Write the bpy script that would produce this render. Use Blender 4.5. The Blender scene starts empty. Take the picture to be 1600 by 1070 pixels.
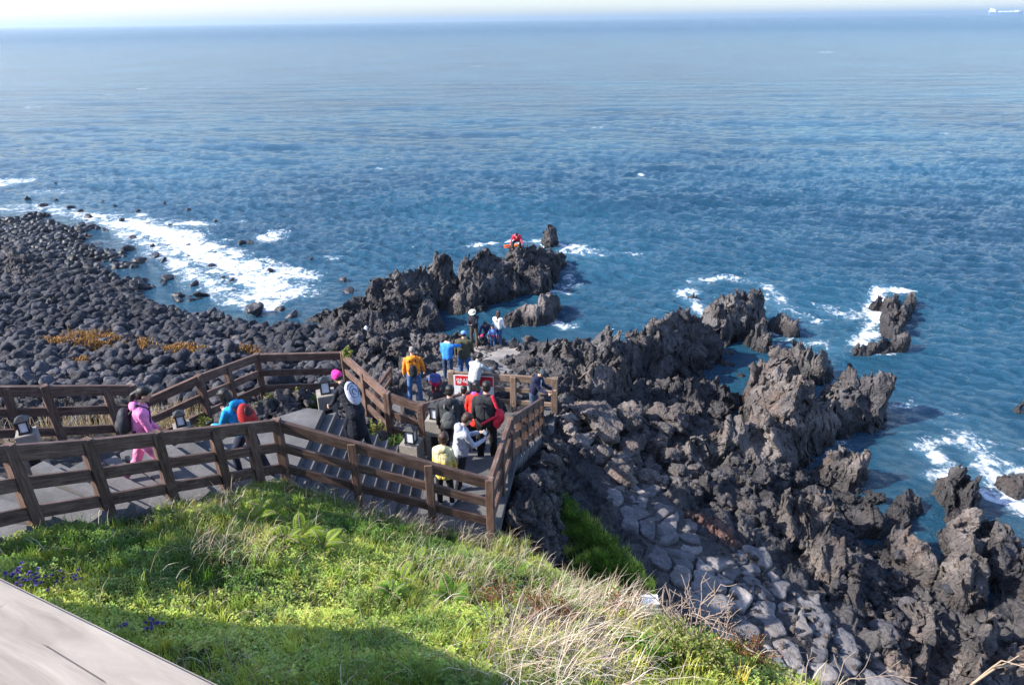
import bpy, bmesh, math, random
import numpy as np
from mathutils import Vector, Matrix, Euler
from math import radians, sin, cos, tan, pi, sqrt, atan2

SC = bpy.context.scene
COL = SC.collection
# ---------------------------------------------------------------- camera
CAM_H = 13.3
PITCH = math.atan(504/1067.0)
ROLL = 0.0137
FPX = 1067.0
fwd = Vector((0, cos(PITCH), -sin(PITCH)))
up0 = Vector((0, sin(PITCH), cos(PITCH)))
xw = Vector((1, 0, 0))
R_ = xw*cos(ROLL) - up0*sin(ROLL)
U_ = xw*sin(ROLL) + up0*cos(ROLL)
CAMP = Vector((0, 0, CAM_H))
cd = bpy.data.cameras.new('camera'); cam = bpy.data.objects.new('camera', cd); COL.objects.link(cam)
cd.sensor_width = 36; cd.lens = 36*FPX/1600; cd.clip_start = 0.05; cd.clip_end = 90000
m = Matrix((R_, U_, -fwd)).transposed().to_4x4(); m.translation = CAMP
cam.matrix_world = m
SC.camera = cam
# ---------------------------------------------------------------- light
SUN_EL = radians(36)
SUN_DIR = Vector((-0.97*cos(SUN_EL), -0.17*cos(SUN_EL), sin(SUN_EL))).normalized()   # towards the sun
w = bpy.data.worlds.new('World'); SC.world = w; w.use_nodes = True
nt = w.node_tree; nt.nodes.clear()
sky = nt.nodes.new('ShaderNodeTexSky'); sky.sky_type = 'NISHITA'; sky.sun_disc = False
sky.sun_elevation = SUN_EL
sky.sun_rotation = atan2(SUN_DIR.x, SUN_DIR.y)
sky.altitude = 0; sky.air_density = 1.0; sky.dust_density = 1.0; sky.ozone_density = 2.5
bg = nt.nodes.new('ShaderNodeBackground'); bg.inputs['Strength'].default_value = 0.15
wo = nt.nodes.new('ShaderNodeOutputWorld')
tint = nt.nodes.new('ShaderNodeMix'); tint.data_type = 'RGBA'; tint.blend_type = 'MULTIPLY'; tint.inputs[0].default_value = 1
tint.inputs[7].default_value = (.93, .96, 1.09, 1)
nt.links.new(sky.outputs[0], tint.inputs[6]); nt.links.new(tint.outputs[2], bg.inputs[0]); nt.links.new(bg.outputs[0], wo.inputs[0])
sl = bpy.data.lights.new('sun', 'SUN'); sl.energy = 4.8; sl.angle = radians(0.5); sl.color = (1.0, 0.955, 0.88)
so = bpy.data.objects.new('sun', sl); COL.objects.link(so)
so.rotation_euler = SUN_DIR.to_track_quat('Z', 'Y').to_euler()
SC.view_settings.view_transform = 'Standard'; SC.view_settings.look = 'None'
SC.view_settings.exposure = 1.1; SC.view_settings.gamma = 1
SC.cycles.max_bounces = 5; SC.cycles.diffuse_bounces = 2; SC.cycles.glossy_bounces = 3
SC.cycles.transparent_max_bounces = 6; SC.cycles.caustics_reflective = False; SC.cycles.caustics_refractive = False

# ---------------------------------------------------------------- helpers
def ray(px, py):
    return fwd + R_*((px-800)/FPX) + U_*((535-py)/FPX)
def W(px, py, z):
    """world point seen at photo pixel px,py at height z"""
    d = ray(px, py); return CAMP + d*((z-CAM_H)/d.z)
def WD(px, py, depth):
    return CAMP + ray(px, py)*depth
def rng(seed): return np.random.default_rng(seed)

def tag(o, label=None, cat=None, group=None, kind=None):
    if label: o['label'] = label
    if cat: o['category'] = cat
    if group: o['group'] = group
    if kind: o['kind'] = kind
    return o
def thing(name, label, cat, loc=(0,0,0), rz=0, group=None):
    o = bpy.data.objects.new(name, None); COL.objects.link(o)
    o.location = loc; o.rotation_euler = (0, 0, rz); o.empty_display_size = .2
    return tag(o, label, cat, group)
def mesh_np(name, V, F, mat=None, parent=None, smooth=True, loc=None, attrs=None, mi=None):
    """V (n,3), F (m,3|4) int array or list of such arrays"""
    me = bpy.data.meshes.new(name)
    Fs = F if isinstance(F, list) else [F]
    Fs = [np.asarray(f, dtype=np.int32) for f in Fs if len(f)]
    V = np.asarray(V, dtype=np.float32)
    nl = sum(f.size for f in Fs); nf = sum(len(f) for f in Fs)
    me.vertices.add(len(V)); me.vertices.foreach_set('co', V.ravel())
    me.loops.add(nl); me.loops.foreach_set('vertex_index', np.concatenate([f.ravel() for f in Fs]))
    me.polygons.add(nf)
    st = []; s = 0
    for f in Fs:
        k = f.shape[1]; st.append(s + np.arange(len(f))*k); s += len(f)*k
    me.polygons.foreach_set('loop_start', np.concatenate(st).astype(np.int32))
    if mi is not None: me.polygons.foreach_set('material_index', np.asarray(mi, dtype=np.int32))
    me.update(calc_edges=True); me.validate()
    if smooth: me.polygons.foreach_set('use_smooth', np.ones(len(me.polygons), dtype=bool))
    else: me.polygons.foreach_set('use_smooth', np.zeros(len(me.polygons), dtype=bool))
    if attrs:
        for k, a in attrs.items():
            a = np.asarray(a, dtype=np.float32)
            if a.ndim == 1:
                at = me.attributes.new(k, 'FLOAT', 'POINT'); at.data.foreach_set('value', a)
            else:
                at = me.attributes.new(k, 'FLOAT_COLOR', 'POINT'); at.data.foreach_set('color', a.ravel())
    ms = mat if isinstance(mat, (list, tuple)) else [mat]
    for x in ms:
        if x: me.materials.append(x)
    o = bpy.data.objects.new(name, me); COL.objects.link(o)
    if parent: o.parent = parent
    if loc is not None: o.location = loc
    return o

# value noise / worley on numpy arrays
_P = np.random.default_rng(7).random(65536)
def _h(ix, iy, iz, s):
    k = (ix*73856093) ^ (iy*19349663) ^ (iz*83492791) ^ (s*2654435)
    k = (k ^ (k >> 13)) * 1274126177
    return _P[(k ^ (k >> 16)) & 65535]
def vnoise(P, s=0):
    P = np.asarray(P, dtype=np.float64)
    I = np.floor(P).astype(np.int64); f = P-I; u = f*f*f*(f*(f*6-15)+10)
    x, y, z = I[:,0], I[:,1], I[:,2]; a, b, c = u[:,0], u[:,1], u[:,2]
    def L(p, q, t): return p+(q-p)*t
    r = L(L(L(_h(x,y,z,s), _h(x+1,y,z,s), a), L(_h(x,y+1,z,s), _h(x+1,y+1,z,s), a), b),
          L(L(_h(x,y,z+1,s), _h(x+1,y,z+1,s), a), L(_h(x,y+1,z+1,s), _h(x+1,y+1,z+1,s), a), b), c)
    return r*2-1
def fbm(P, o=4, s=0, g=.5, ridged=False):
    t = 0; a = 1; n = 0
    P = np.asarray(P)
    for i in range(o):
        v = vnoise(P*(2.03**i)+i*17.3, s+i)
        if ridged: v = 1-2*np.abs(v)
        t = t+v*a; n += a; a *= g
    return t/n
def worley(P, s=0):
    P = np.asarray(P, dtype=np.float64); I = np.floor(P).astype(np.int64)
    f1 = np.full(len(P), 9.); f2 = np.full(len(P), 9.)
    for dx in (-1,0,1):
        for dy in (-1,0,1):
            for dz in (-1,0,1):
                x, y, z = I[:,0]+dx, I[:,1]+dy, I[:,2]+dz
                d = np.sqrt((x+_h(x,y,z,s+11)-P[:,0])**2+(y+_h(x,y,z,s+23)-P[:,1])**2+(z+_h(x,y,z,s+37)-P[:,2])**2)
                f2 = np.minimum(f2, np.maximum(f1, d)); f1 = np.minimum(f1, d)
    return f1, f2
def fracture(P, s=0):
    """random tilted facet per voronoi cell: angular broken-rock displacement"""
    P = np.asarray(P, dtype=np.float64); I = np.floor(P).astype(np.int64)
    best = np.full(len(P), 9.); off = np.zeros((len(P), 3)); cid = np.zeros((len(P), 3), np.int64)
    for dx in (-1,0,1):
        for dy in (-1,0,1):
            for dz in (-1,0,1):
                C = I+np.array([dx,dy,dz]); x, y, z = C[:,0], C[:,1], C[:,2]
                c = np.stack([x+_h(x,y,z,s+11), y+_h(x,y,z,s+23), z+_h(x,y,z,s+37)], -1)-P
                d = (c**2).sum(1); m = d < best
                best[m] = d[m]; off[m] = c[m]; cid[m] = C[m]
    x, y, z = cid[:,0], cid[:,1], cid[:,2]
    t = np.stack([_h(x,y,z,s+41), _h(x,y,z,s+43), _h(x,y,z,s+47)], -1)*2-1
    return (off*t).sum(1)+(_h(x,y,z,s+53)-.5)*.5
def xyz(X, Y, Z=0): return np.stack([X, Y, np.broadcast_to(Z, X.shape)], -1)

# shader helpers
def material(name, base=(.5,.5,.5), rough=.8, spec=.3):
    m = bpy.data.materials.new(name); m.use_nodes = True
    b = m.node_tree.nodes['Principled BSDF']
    b.inputs['Base Color'].default_value = (*base, 1); b.inputs['Roughness'].default_value = rough
    b.inputs['Specular IOR Level'].default_value = spec
    return m
class NT:
    def __init__(s, m): s.m = m; s.t = m.node_tree; s.b = s.t.nodes['Principled BSDF']
    def n(s, typ, **kw):
        x = s.t.nodes.new('ShaderNode'+typ)
        for k, v in kw.items():
            if k in x.inputs.keys() if isinstance(k, str) else False: x.inputs[k].default_value = v
            else: setattr(x, k, v)
        return x
    def l(s, a, b): s.t.links.new(a, b)
    def geo(s): return s.n('NewGeometry').outputs['Position']
    def noise(s, vec, scale, detail=4, rough=.55, dist=0):
        x = s.n('TexNoise'); x.inputs['Scale'].default_value = scale; x.inputs['Detail'].default_value = detail
        x.inputs['Roughness'].default_value = rough; x.inputs['Distortion'].default_value = dist
        if vec is not None: s.l(vec, x.inputs['Vector'])
        return x.outputs[0]
    def voro(s, vec, scale, feature='F1', rand=1):
        x = s.n('TexVoronoi'); x.feature = feature; x.inputs['Scale'].default_value = scale
        x.inputs['Randomness'].default_value = rand
        if vec is not None: s.l(vec, x.inputs['Vector'])
        return x.outputs[0]
    def ramp(s, fac, stops):
        x = s.n('ValToRGB'); e = x.color_ramp.elements
        while len(e) < len(stops): e.new(.5)
        for i, (p, c) in enumerate(stops):
            e[i].position = p
            e[i].color = (*c, 1) if not isinstance(c, (int, float)) else (c, c, c, 1)
        s.l(fac, x.inputs[0]); return x.outputs[0]
    def math(s, op, a, b=None, clamp=False):
        x = s.n('Math'); x.operation = op; x.use_clamp = clamp
        for i, v in enumerate((a, b)):
            if v is None: continue
            if isinstance(v, (int, float)): x.inputs[i].default_value = v
            else: s.l(v, x.inputs[i])
        return x.outputs[0]
    def mix(s, fac, a, b, mode='MIX'):
        x = s.n('Mix'); x.data_type = 'RGBA'; x.blend_type = mode
        for i, v in ((0, fac), (6, a), (7, b)):
            if isinstance(v, (int, float)) and i: v = (v, v, v)
            if isinstance(v, (int, float)): x.inputs[i].default_value = v
            elif isinstance(v, tuple): x.inputs[i].default_value = (*v, 1)
            else: s.l(v, x.inputs[i])
        return x.outputs[2]
    def bump(s, h, strength=.5, dist=.05, prev=None):
        x = s.n('Bump'); x.inputs['Strength'].default_value = strength; x.inputs['Distance'].default_value = dist
        s.l(h, x.inputs['Height'])
        if prev is not None: s.l(prev, x.inputs['Normal'])
        return x.outputs[0]
    def attr(s, name, out='Fac'):
        x = s.n('Attribute'); x.attribute_name = name; return x.outputs[out]
    def base(s, c): s.l(c, s.b.inputs['Base Color'])
    def rough(s, c): s.l(c, s.b.inputs['Roughness'])
    def normal(s, c): s.l(c, s.b.inputs['Normal'])

def rock_material(name, lo, mid, hi, warm, wet=True, bump=1.0, sc=1.0, tint_attr=False):
    m = material(name, mid, .85, .25); t = NT(m)
    p = t.geo()
    big = t.noise(p, .55*sc, 5, .6)
    c = t.ramp(big, [(.3, lo), (.52, mid), (.72, hi)])
    w_ = t.ramp(t.noise(p, 1.3*sc, 3, .6), [(.5, 0.), (.7, .8)])
    c = t.mix(w_, c, warm)
    fine = t.noise(p, 9*sc, 6, .7)
    c = t.mix(1.0, c, t.ramp(fine, [(.25, .5), (.5, .95), (.75, 1.45)]), 'MULTIPLY')
    if tint_attr:
        oi = t.n('ObjectInfo'); c = t.mix(1.0, c, t.ramp(oi.outputs['Random'], [(0, (.65,.66,.72)), (.5, (.95,.95,1.)), (.85, (1.25,1.2,1.18)), (1, (1.7,1.62,1.6))]), 'MULTIPLY')
    pits = t.voro(p, 13*sc)
    h = t.math('ADD', t.math('MULTIPLY', t.noise(p, 6*sc, 8, .72), 1.0), t.math('MULTIPLY', pits, .55))
    n1 = t.bump(h, .95*min(bump, 1), .09*bump)
    t.normal(n1)
    if wet:
        sx = t.n('SeparateXYZ'); t.l(p, sx.inputs[0])
        zz = t.math('ADD', sx.outputs[2], t.math('MULTIPLY', big, -.8))
        wf = t.ramp(zz, [(0., 1.), (.22, 0.)])
        c = t.mix(t.math('MULTIPLY', wf, .55), c, (.012, .012, .014))
        t.rough(t.ramp(zz, [(0., .32), (.22, .85)]))
    t.base(c)
    return m
# ================================================================ land surface
M = {}
M['rock'] = rock_material('lava_rock', (.024,.023,.027), (.076,.071,.074), (.18,.165,.16), (.125,.10,.088))
M['rock_brown'] = rock_material('brown_lava', (.04,.036,.037), (.12,.105,.10), (.26,.225,.205), (.165,.12,.10))
M['rock_red'] = rock_material('red_lava', (.06,.04,.035), (.12,.07,.058), (.2,.14,.12), (.17,.07,.05), wet=False)
M['boulder'] = rock_material('beach_boulder', (.024,.025,.030), (.055,.055,.062), (.115,.112,.12), (.08,.07,.068), bump=.6, tint_attr=True)
M['slab'] = rock_material('paving_slab', (.08,.076,.078), (.165,.155,.15), (.27,.25,.235), (.20,.175,.155), wet=False, bump=.6, tint_attr=True)

def rbf_fit(A, reg=.03):
    A = np.array(A, dtype=float); P = A[:, :2]; n = len(P)
    d = np.linalg.norm(P[:,None]-P[None], axis=2)
    K = np.where(d > 0, d*d*np.log(d+1e-9), 0) + np.eye(n)*reg
    Q = np.c_[np.ones(n), P]
    S = np.block([[K, Q], [Q.T, np.zeros((3,3))]])
    w_ = np.linalg.solve(S, np.r_[A[:,2], 0, 0, 0])
    def f(X, Y):
        sh = X.shape; X = X.ravel(); Y = Y.ravel(); r = w_[n]+w_[n+1]*X+w_[n+2]*Y
        for i in range(n):
            d2 = (X-P[i,0])**2+(Y-P[i,1])**2+1e-12
            r = r + w_[i]*.5*d2*np.log(d2)
        return r.reshape(sh)
    return f
def anchors(L):
    o = []
    for px, py, z in L:
        p = W(px, py, z); o.append((p.x, p.y, z))
    return o
shoreA = anchors([
 (0,600,1.9),(200,600,1.8),(400,600,1.8),(530,600,1.9),(0,520,1.3),(200,540,1.2),(400,550,1.1),(500,550,1.1),
 (0,440,.7),(120,440,.5),(200,480,.5),(300,520,.5),(400,525,.5),(-150,520,1.3),(-150,400,.6),
 (0,370,.25),(90,380,.15),(150,415,.0),(205,430,-.16),(250,460,-.17),(330,495,-.12),(290,480,-.2),(400,508,-.02),(420,520,.15),(180,400,-.12),
 (0,322,-.35),(110,320,-.4),(170,350,-.3),(230,385,-.35),(300,440,-.3),(350,475,-.25),(440,500,-.3),(490,480,-.5),
 (0,280,-1.2),(250,330,-1.2),(450,400,-1.3),(560,420,-1.3),(-200,330,-.6),
 (560,540,1.0),(600,510,.7),(640,530,.45),(690,520,-.2),(740,505,-.6),(700,500,-.3),(560,490,.4),(620,480,.5),
 (600,590,2.2),(650,627,3.1),(560,600,2.4),(700,590,2.2),(720,570,1.4),(745,555,.8),
 (780,548,.55),(800,560,.75),(840,550,.9),(770,525,-.3),(820,520,-.4),(850,520,-.6),(700,350,-2),(900,400,-2),(900,480,-1.4),(820,450,-.5),
 (880,560,1.6),(900,600,2.4),(950,640,2.2),(1000,650,1.5),(1060,645,.7),(1150,560,-.5),(1180,520,-.6),(1110,550,-.2),(1010,600,.8),
 (880,650,2.9),(920,700,2.9),(1000,730,2.2),(1000,800,2.6),(1100,760,1.6),(1060,850,2.5),(1150,900,2.2),(1250,950,1.9),(1160,830,1.9),
 (1300,830,.35),(1230,760,.5),(1350,800,-.1),(1400,900,.15),(1330,1000,1.5),(1300,1060,2.0),(1200,1040,2.3),(1450,880,.1),(1400,1040,.6),
 (1320,680,-.5),(1480,830,-.25),(1500,960,.5),(1600,1060,.5),(1600,900,-.1),(1600,820,-.7),(1500,680,-1.4),(1350,480,-1.2),(1250,460,-1.2),(1100,440,-1.6),
 (1600,600,-2),(1300,300,-3),(800,250,-3),(300,250,-3),
 (1050,590,.1),(1130,600,-.4),(1100,640,.3),(1175,600,-.4),(1285,690,-.6),(1250,725,-.2),(1300,740,-.3),(1180,540,-.7),(1200,690,.1),(1390,860,-.4),(1380,760,-.6),(1480,900,-.2),(1440,830,-.5),(1330,650,-.8),(1420,700,-1.),(800,480,-.8),(720,515,-.6),(600,450,-.1),
 (900,820,3.0),(960,880,3.0),(1050,960,2.8),(1120,1060,2.8),(1400,1250,2.0),(1700,1300,.8),(1000,1300,3.5),
])
shore_f = rbf_fit(shoreA)
EDGE_W = W   # alias

# hill surface: foreground grass slope plus the ledge that carries the walkway
hillA = [(-5.4,4.2,9.1),(-5.3,6.1,8.12),(-5.0,6.8,7.72),(-4.6,7.5,7.36),(-3.5,8.75,6.72),(-2.6,8.85,6.3),(-1.6,8.95,5.75),(-.4,8.95,5.42),(-5.4,2,10.4),(-3,2,10.2),
         (-1.5,1.5,10.5),(1.0,1.5,10.1),(2.6,3.4,8.3),(2.35,4.1,8.0),(1.7,5.8,6.9),(.9,7.3,6.0),(-2.5,5,8.1),(-.5,5,7.75),(-2.6,7.3,7.0),(-.8,7.3,6.5),(-3.8,6.6,7.75),(-3.9,5,8.6),
         (3.6,1.0,9.4),(0,-2,12),(4.5,-2,11),(-6,-2,12)]
hill_f = rbf_fit(hillA)
HILLP = [(-5.45,-8),(-5.4,4.2),(-5.3,6.1),(-5.0,6.85),(-4.58,7.6),(-3.55,8.85),(-.3,9.0),(.1,8.75),(.55,8.0),(1.05,7.2),(1.85,5.9),(2.6,4.5),(3.3,3.2),(4.2,1.0),(6,-3),(6,-8)]
# ledge under the walkway (flat-ish fill below the paving)
LEDGEP = [(-30,0),(-5.3,0),(-5.2,6.1),(-3.6,8.8),(-.3,9.0),(0,11.2),(.8,15.7),(1.25,16),(1.25,18.6),(-3.5,18.8),(-3.7,16.4),(-1.6,16.4),(-2.0,12.7),(-2.6,12.8),(-3.8,14.8),(-6.0,14.5),(-6.6,12.8),(-7.4,12.0),(-8.9,10.2),(-13,8.5),(-30,11)]
ledgeA = [(-6,4,8.9),(-6,6.3,7.8),(-7.1,8.5,7.2),(-7.7,9.9,6.8),(-8.6,9.4,7.1),(-6.85,10.8,6.35),(-5.5,9.75,6.5),(-6.2,12,5.85),(-5.7,13.8,5.4),(-4,14,5.2),(-3.7,11.9,5.7),(-2.7,12.1,5.2),(-2,11.3,5.25),
          (-4.5,8.2,6.5),(-3.4,9.5,6.1),(-2.5,10,5.6),(-1.7,10,5.1),(-.4,9.5,5.1),(-.2,11,5.1),(0,12.5,4.1),(-1.5,13.5,3.8),(.6,15.6,2.8),(-1.3,15.9,2.8),(-3.3,18,2.85),(1,18.4,2.8),(-12,8,8),(-30,5,9)]
ledge_f = rbf_fit(ledgeA)
def sdf_poly(X, Y, P):
    """signed distance, negative inside"""
    P = np.array(P, dtype=float); n = len(P); d = np.full(X.shape, 1e9); ins = np.zeros(X.shape, bool)
    for i in range(n):
        a = P[i]; b = P[(i+1)%n]; e = b-a
        wx = X-a[0]; wy = Y-a[1]; t = np.clip((wx*e[0]+wy*e[1])/(e@e), 0, 1)
        d = np.minimum(d, (wx-e[0]*t)**2+(wy-e[1]*t)**2)
        c = ((a[1] <= Y) & (b[1] > Y)) | ((b[1] <= Y) & (a[1] > Y))
        with np.errstate(divide='ignore', invalid='ignore'):
            xi = a[0]+(Y-a[1])*e[0]/(e[1] if e[1] else 1e-9)
        ins ^= c & (X < xi)
    d = np.sqrt(d); return np.where(ins, -d, d)
GREENP = [tuple(EDGE_W(a,b,z).xy) for a,b,z in [(862,715,4.6),(905,735,4.2),(960,800,3.6),(1010,870,3.3),(1040,960,3.2),(1100,1080,3.2),(950,1000,4.5),(870,860,5),(850,780,5)]]
def wpp(L): return [tuple(W(a,b,c).xy) for a,b,c in L]
PAVE1 = wpp([(1120,850,2.4),(1180,850,2.2),(1260,910,2.1),(1330,960,1.9),(1420,1070,1.5),(1400,1130,1.5),(1190,1130,2.3),(1130,1000,2.5),(1110,930,2.5)])
PAVE2 = wpp([(960,720,2.5),(1030,760,2.5),(1120,850,2.4),(1110,930,2.5),(1060,930,2.7),(1000,840,2.8),(930,745,2.9)])
def land(X, Y, detail=True):
    P = xyz(X.ravel(), Y.ravel())
    sh = X.shape
    base = shore_f(X, Y)
    if detail:
        wP = P@np.array([[cos(.9), -sin(.9), 0],[sin(.9), cos(.9), 0],[0,0,1.]])*np.array([.6,1.4,1])+np.stack([fbm(P*1.1, 2, 101), fbm(P*1.1, 2, 102), P[:,0]*0], -1)*.6
        rough = fbm(wP*.6, 6, 3, .6, True).reshape(sh)*.62-.05
        calm = np.clip((Y-1.0*0-20)/6, 0, 1)*np.clip((-X-8)/5, 0, 1)
        f1, f2 = worley(P*1.3, 5)
        rough = rough + fracture(wP*.9, 5).reshape(sh)*.3 + fracture(wP*2.6, 8).reshape(sh)*.14
        pv = np.clip(-np.minimum(sdf_poly(X, Y, PAVE1), sdf_poly(X, Y, PAVE2))*3+1, 0, 1)
        base = base + (1-.9*pv)*(rough-.1)*(1-.65*calm)*np.clip((base+1.0)/1.6, .25, 1)
    n1 = vnoise(P*.9, 31).reshape(sh)*.25 + vnoise(P*2.7, 32).reshape(sh)*.12
    sd = sdf_poly(X, Y, HILLP)
    hz = hill_f(X, Y)
    edge = np.clip(sd+n1*.6, 0, None)
    hill = hz - edge*2.3 - np.clip(edge-.5,0,None)*1.2 + (fbm(P*1.1, 3, 5).reshape(sh)*.13 if detail else 0)
    sl_ = sdf_poly(X, Y, LEDGEP)
    e2 = np.clip(sl_+n1*.4+.05, 0, None)
    led = ledge_f(X, Y) - e2*4.0 - .12
    cr = (fbm(P*2.0, 3, 41, .6, True).reshape(sh)*.35)*np.clip(e2*3, 0, 1) if detail else 0
    led = led + cr
    # green bank below the cliff
    sg = sdf_poly(X, Y, GREENP)
    out = np.maximum(np.maximum(base, hill), led)
    g = np.where(sd < .9, 1.0, 0)
    return out, base, hill, led, sd, sl_, sg

ys = [2.2]
while ys[-1] < 62: ys.append(ys[-1]+max(.035, ys[-1]**2/9084*1.0, ys[-1]*.0032))
ys = np.array(ys); us = np.linspace(-1.25, 1.1, 1050)
Yg = np.repeat(ys[:,None], len(us), 1); Xg = us[None]*(Yg+1.5)
Zt, Zb, Zh, Zl, sdh, sdl, sdg = land(Xg, Yg)
nr, nc = Xg.shape
V = np.stack([Xg, Yg, Zt], -1).reshape(-1,3)
rock_amt = np.clip((np.maximum(Zb, Zl) >= Zh).astype(float).ravel(), 0, 1)
# horizontal crag displacement on rocky parts
D = np.stack([fbm(V*1.6+5, 3, 51), fbm(V*1.6+9, 3, 61), np.zeros(len(V))], -1)*.22
D += np.stack([fbm(V*5+5, 2, 71), fbm(V*5+9, 2, 81), fbm(V*6, 2, 91)*.8], -1)*.07
V += D*rock_amt[:,None]
idx = np.arange(nr*nc).reshape(nr, nc)
F = np.stack([idx[:-1,:-1], idx[:-1,1:], idx[1:,1:], idx[1:,:-1]], -1).reshape(-1,4)
deep = (V[:,2] < -.9)
F = F[~deep[F].all(1)]
pathm = np.clip(1-np.abs(sdl+.4)/.6, 0, 1).ravel()
green = np.clip((.1-sdg)*2, 0, 1).ravel() + np.clip(1-rock_amt, 0, 1)
# turf mask: grass soil on hill
gm = NT(material('shore_ground', (.06,.055,.055), .9, .2)); p = gm.geo()
big = gm.noise(p, .7, 5, .6)
c = gm.ramp(big, [(.3,(.028,.028,.032)), (.5,(.064,.059,.06)), (.72,(.12,.108,.103))])
c = gm.mix(1., c, gm.ramp(gm.noise(p, 11, 6, .7), [(.25,.5),(.5,.95),(.75,1.5)]), 'MULTIPLY')
soil = gm.ramp(gm.noise(p, 5, 5, .65), [(.3,(.016,.028,.008)), (.55,(.04,.06,.016)), (.75,(.085,.07,.035))])
gn = gm.math('ADD', gm.attr('green'), gm.math('MULTIPLY', gm.noise(p, 3, 4), .5))
c = gm.mix(gm.ramp(gn, [(.6, 0.), (.85, 1.)]), c, soil)
gm.base(c)
gm.normal(gm.bump(gm.math('ADD', gm.noise(p, 6, 8, .72), gm.math('MULTIPLY', gm.voro(p, 12), .5)), .95, .08))
M['ground'] = gm.m
ground = mesh_np('rocky_shore', V, F, M['ground'], attrs={'green': green})
tag(ground, kind='structure')
def ground_z(x, y):
    z = land(np.array([[float(x)]]), np.array([[float(y)]]))[0]; return float(z[0,0])
def ground_zs(X, Y): return land(X, Y)[0]
# ================================================================ sea
ys = [7.5]
while ys[-1] < 45000:
    y = ys[-1]; ys.append(y+min(max(.05, y*y/9084*.8), y*.35))
ys = np.array(ys); us = np.linspace(-1.15, 1.15, 1250)
Ys = np.repeat(ys[:,None], len(us), 1); Xs = us[None]*(Ys+3)
sp = np.maximum(np.gradient(ys)[:,None], (Ys+3)*(us[1]-us[0]))
r = rng(3)
Z = np.zeros_like(Xs); gx = np.zeros_like(Xs)
grp = (fbm(xyz(Xs.ravel()*.03, Ys.ravel()*.05), 3, 77).reshape(Xs.shape)*.6+1).clip(.65, 1.4)
warp = fbm(xyz(Xs.ravel()*.06, Ys.ravel()*.06), 2, 78).reshape(Xs.shape)*2.5
for i in range(120):
    lam = .45*(13/.45)**(r.random()**1.5)
    th = radians(-97 + r.normal()*(12 if lam > 3.5 else 27))
    k = 2*pi/lam; a = .0068*lam*(1.5 if lam < 1.4 else .5 if lam < 5 else .42)
    att = np.clip((lam/sp-1.6)/2.0, 0, 1)*(np.exp(-Ys/130) if lam > 3 else 1)
    if lam < 1.2 and False: continue
    ph = k*(Xs*cos(th)+(Ys+warp*.6)*sin(th))+r.random()*2*pi
    s = np.sin(ph); Z += a*att*grp*(s+.35*np.cos(2*ph)*.5)
calm = np.clip((Ys-16)/14, .35, 1)
# calm behind the rocks
Z *= calm
zmask = shore_f(Xs[Ys[:,0]<70], Ys[Ys[:,0]<70])
sh_ = np.ones_like(Z); sh_[Ys[:,0]<70] = np.clip((-zmask)/1.0, .18, 1)
Z *= sh_
foam = np.zeros_like(Z)
def patch(px, py, rx, ry, s, ang=0):
    """foam patch centred on the photo pixel, radii in metres"""
    global foam
    c = W(px, py, 0); X = Xs-c.x; Y = Ys-c.y; ca, sa = cos(radians(ang)), sin(radians(ang))
    q = ((X*ca+Y*sa)/rx)**2+((-X*sa+Y*ca)/ry)**2
    foam = np.maximum(foam, s*np.clip(1.25-q, 0, 1))
def fline(pts, wd, s):
    global foam
    P = [W(a, b, 0) for a, b in pts]
    for a, b in zip(P[:-1], P[1:]):
        e = (b-a).xy; L2 = e.length_squared
        t = np.clip(((Xs-a.x)*e.x+(Ys-a.y)*e.y)/L2, 0, 1)
        d = np.hypot(Xs-a.x-e.x*t, Ys-a.y-e.y*t)
        foam = np.maximum(foam, s*np.clip(1.15-d/wd, 0, 1))
fline([(60,322),(160,345),(240,385),(300,425),(350,460),(420,475)], 1.5, .8)
fline([(190,345),(270,370),(330,400),(400,430),(440,455)], 2.6, 1.05)
fline([(150,335),(230,350),(320,350)], 1.6, .8)
fline([(330,400),(400,415),(470,430)], 1.8, .95)
fline([(360,470),(420,485),(440,470)], .9, .85)
patch(425,370,1.3,1.6,.9,0); patch(375,345,.9,.8,.6); patch(520,402,.8,.5,.6); patch(10,284,3.2,2.6,.8); patch(80,300,3,1.6,.5); patch(30,325,4,2,.55)
patch(590,263,.9,.8,.75); patch(1002,272,.45,.5,.9); patch(935,200,1.1,.8,.7); patch(1332,98,2.6,1.6,.8); patch(1290,82,4,2.6,.7)
patch(172,148,1.6,1.4,.75); patch(223,139,1.6,1.2,.75); patch(745,104,3,1.6,.7); patch(50,168,3,1,.6); patch(985,395,1.0,.5,.6)
patch(1477,209,1.2,.7,.6); patch(1218,108,3,2,.5); patch(860,46,14,5,.6); patch(1160,38,30,10,.6)
fline([(735,385),(760,382),(800,378),(835,377),(850,385),(900,388)], .5, .85)
fline([(845,380),(880,384),(905,385)], .8, .95); patch(900,393,1.6,1.2,.62); patch(930,395,1.3,1.4,.5)
fline([(850,455),(880,452),(885,462)], .5, .95); fline([(800,447),(860,440),(900,440),(880,425),(860,410)], .9, .55)
fline([(855,500),(880,512),(900,508)], .5, .85)
fline([(1075,465),(1100,490),(1120,500)], .7, .95); patch(1075,455,.9,.7,.9); fline([(1085,440),(1130,432),(1190,445),(1215,465)], .8, .7); fline([(1200,470),(1250,490),(1270,500)],1.1,.55)
fline([(1375,455),(1365,480),(1370,500),(1345,540)], .8, 1.0); fline([(1300,485),(1360,490)], 1.4, .62); fline([(1370,450),(1420,455)], .5, .9); fline([(1340,553),(1390,553)], .4, .95)
fline([(1210,510),(1230,535),(1290,540)], 1.2, .55); fline([(1440,700),(1470,720),(1500,745),(1465,742)], .6, .95); fline([(1515,685),(1545,720),(1560,770),(1600,790)], .9, .95); patch(1590,740,.9,1.2,.8)
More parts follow.
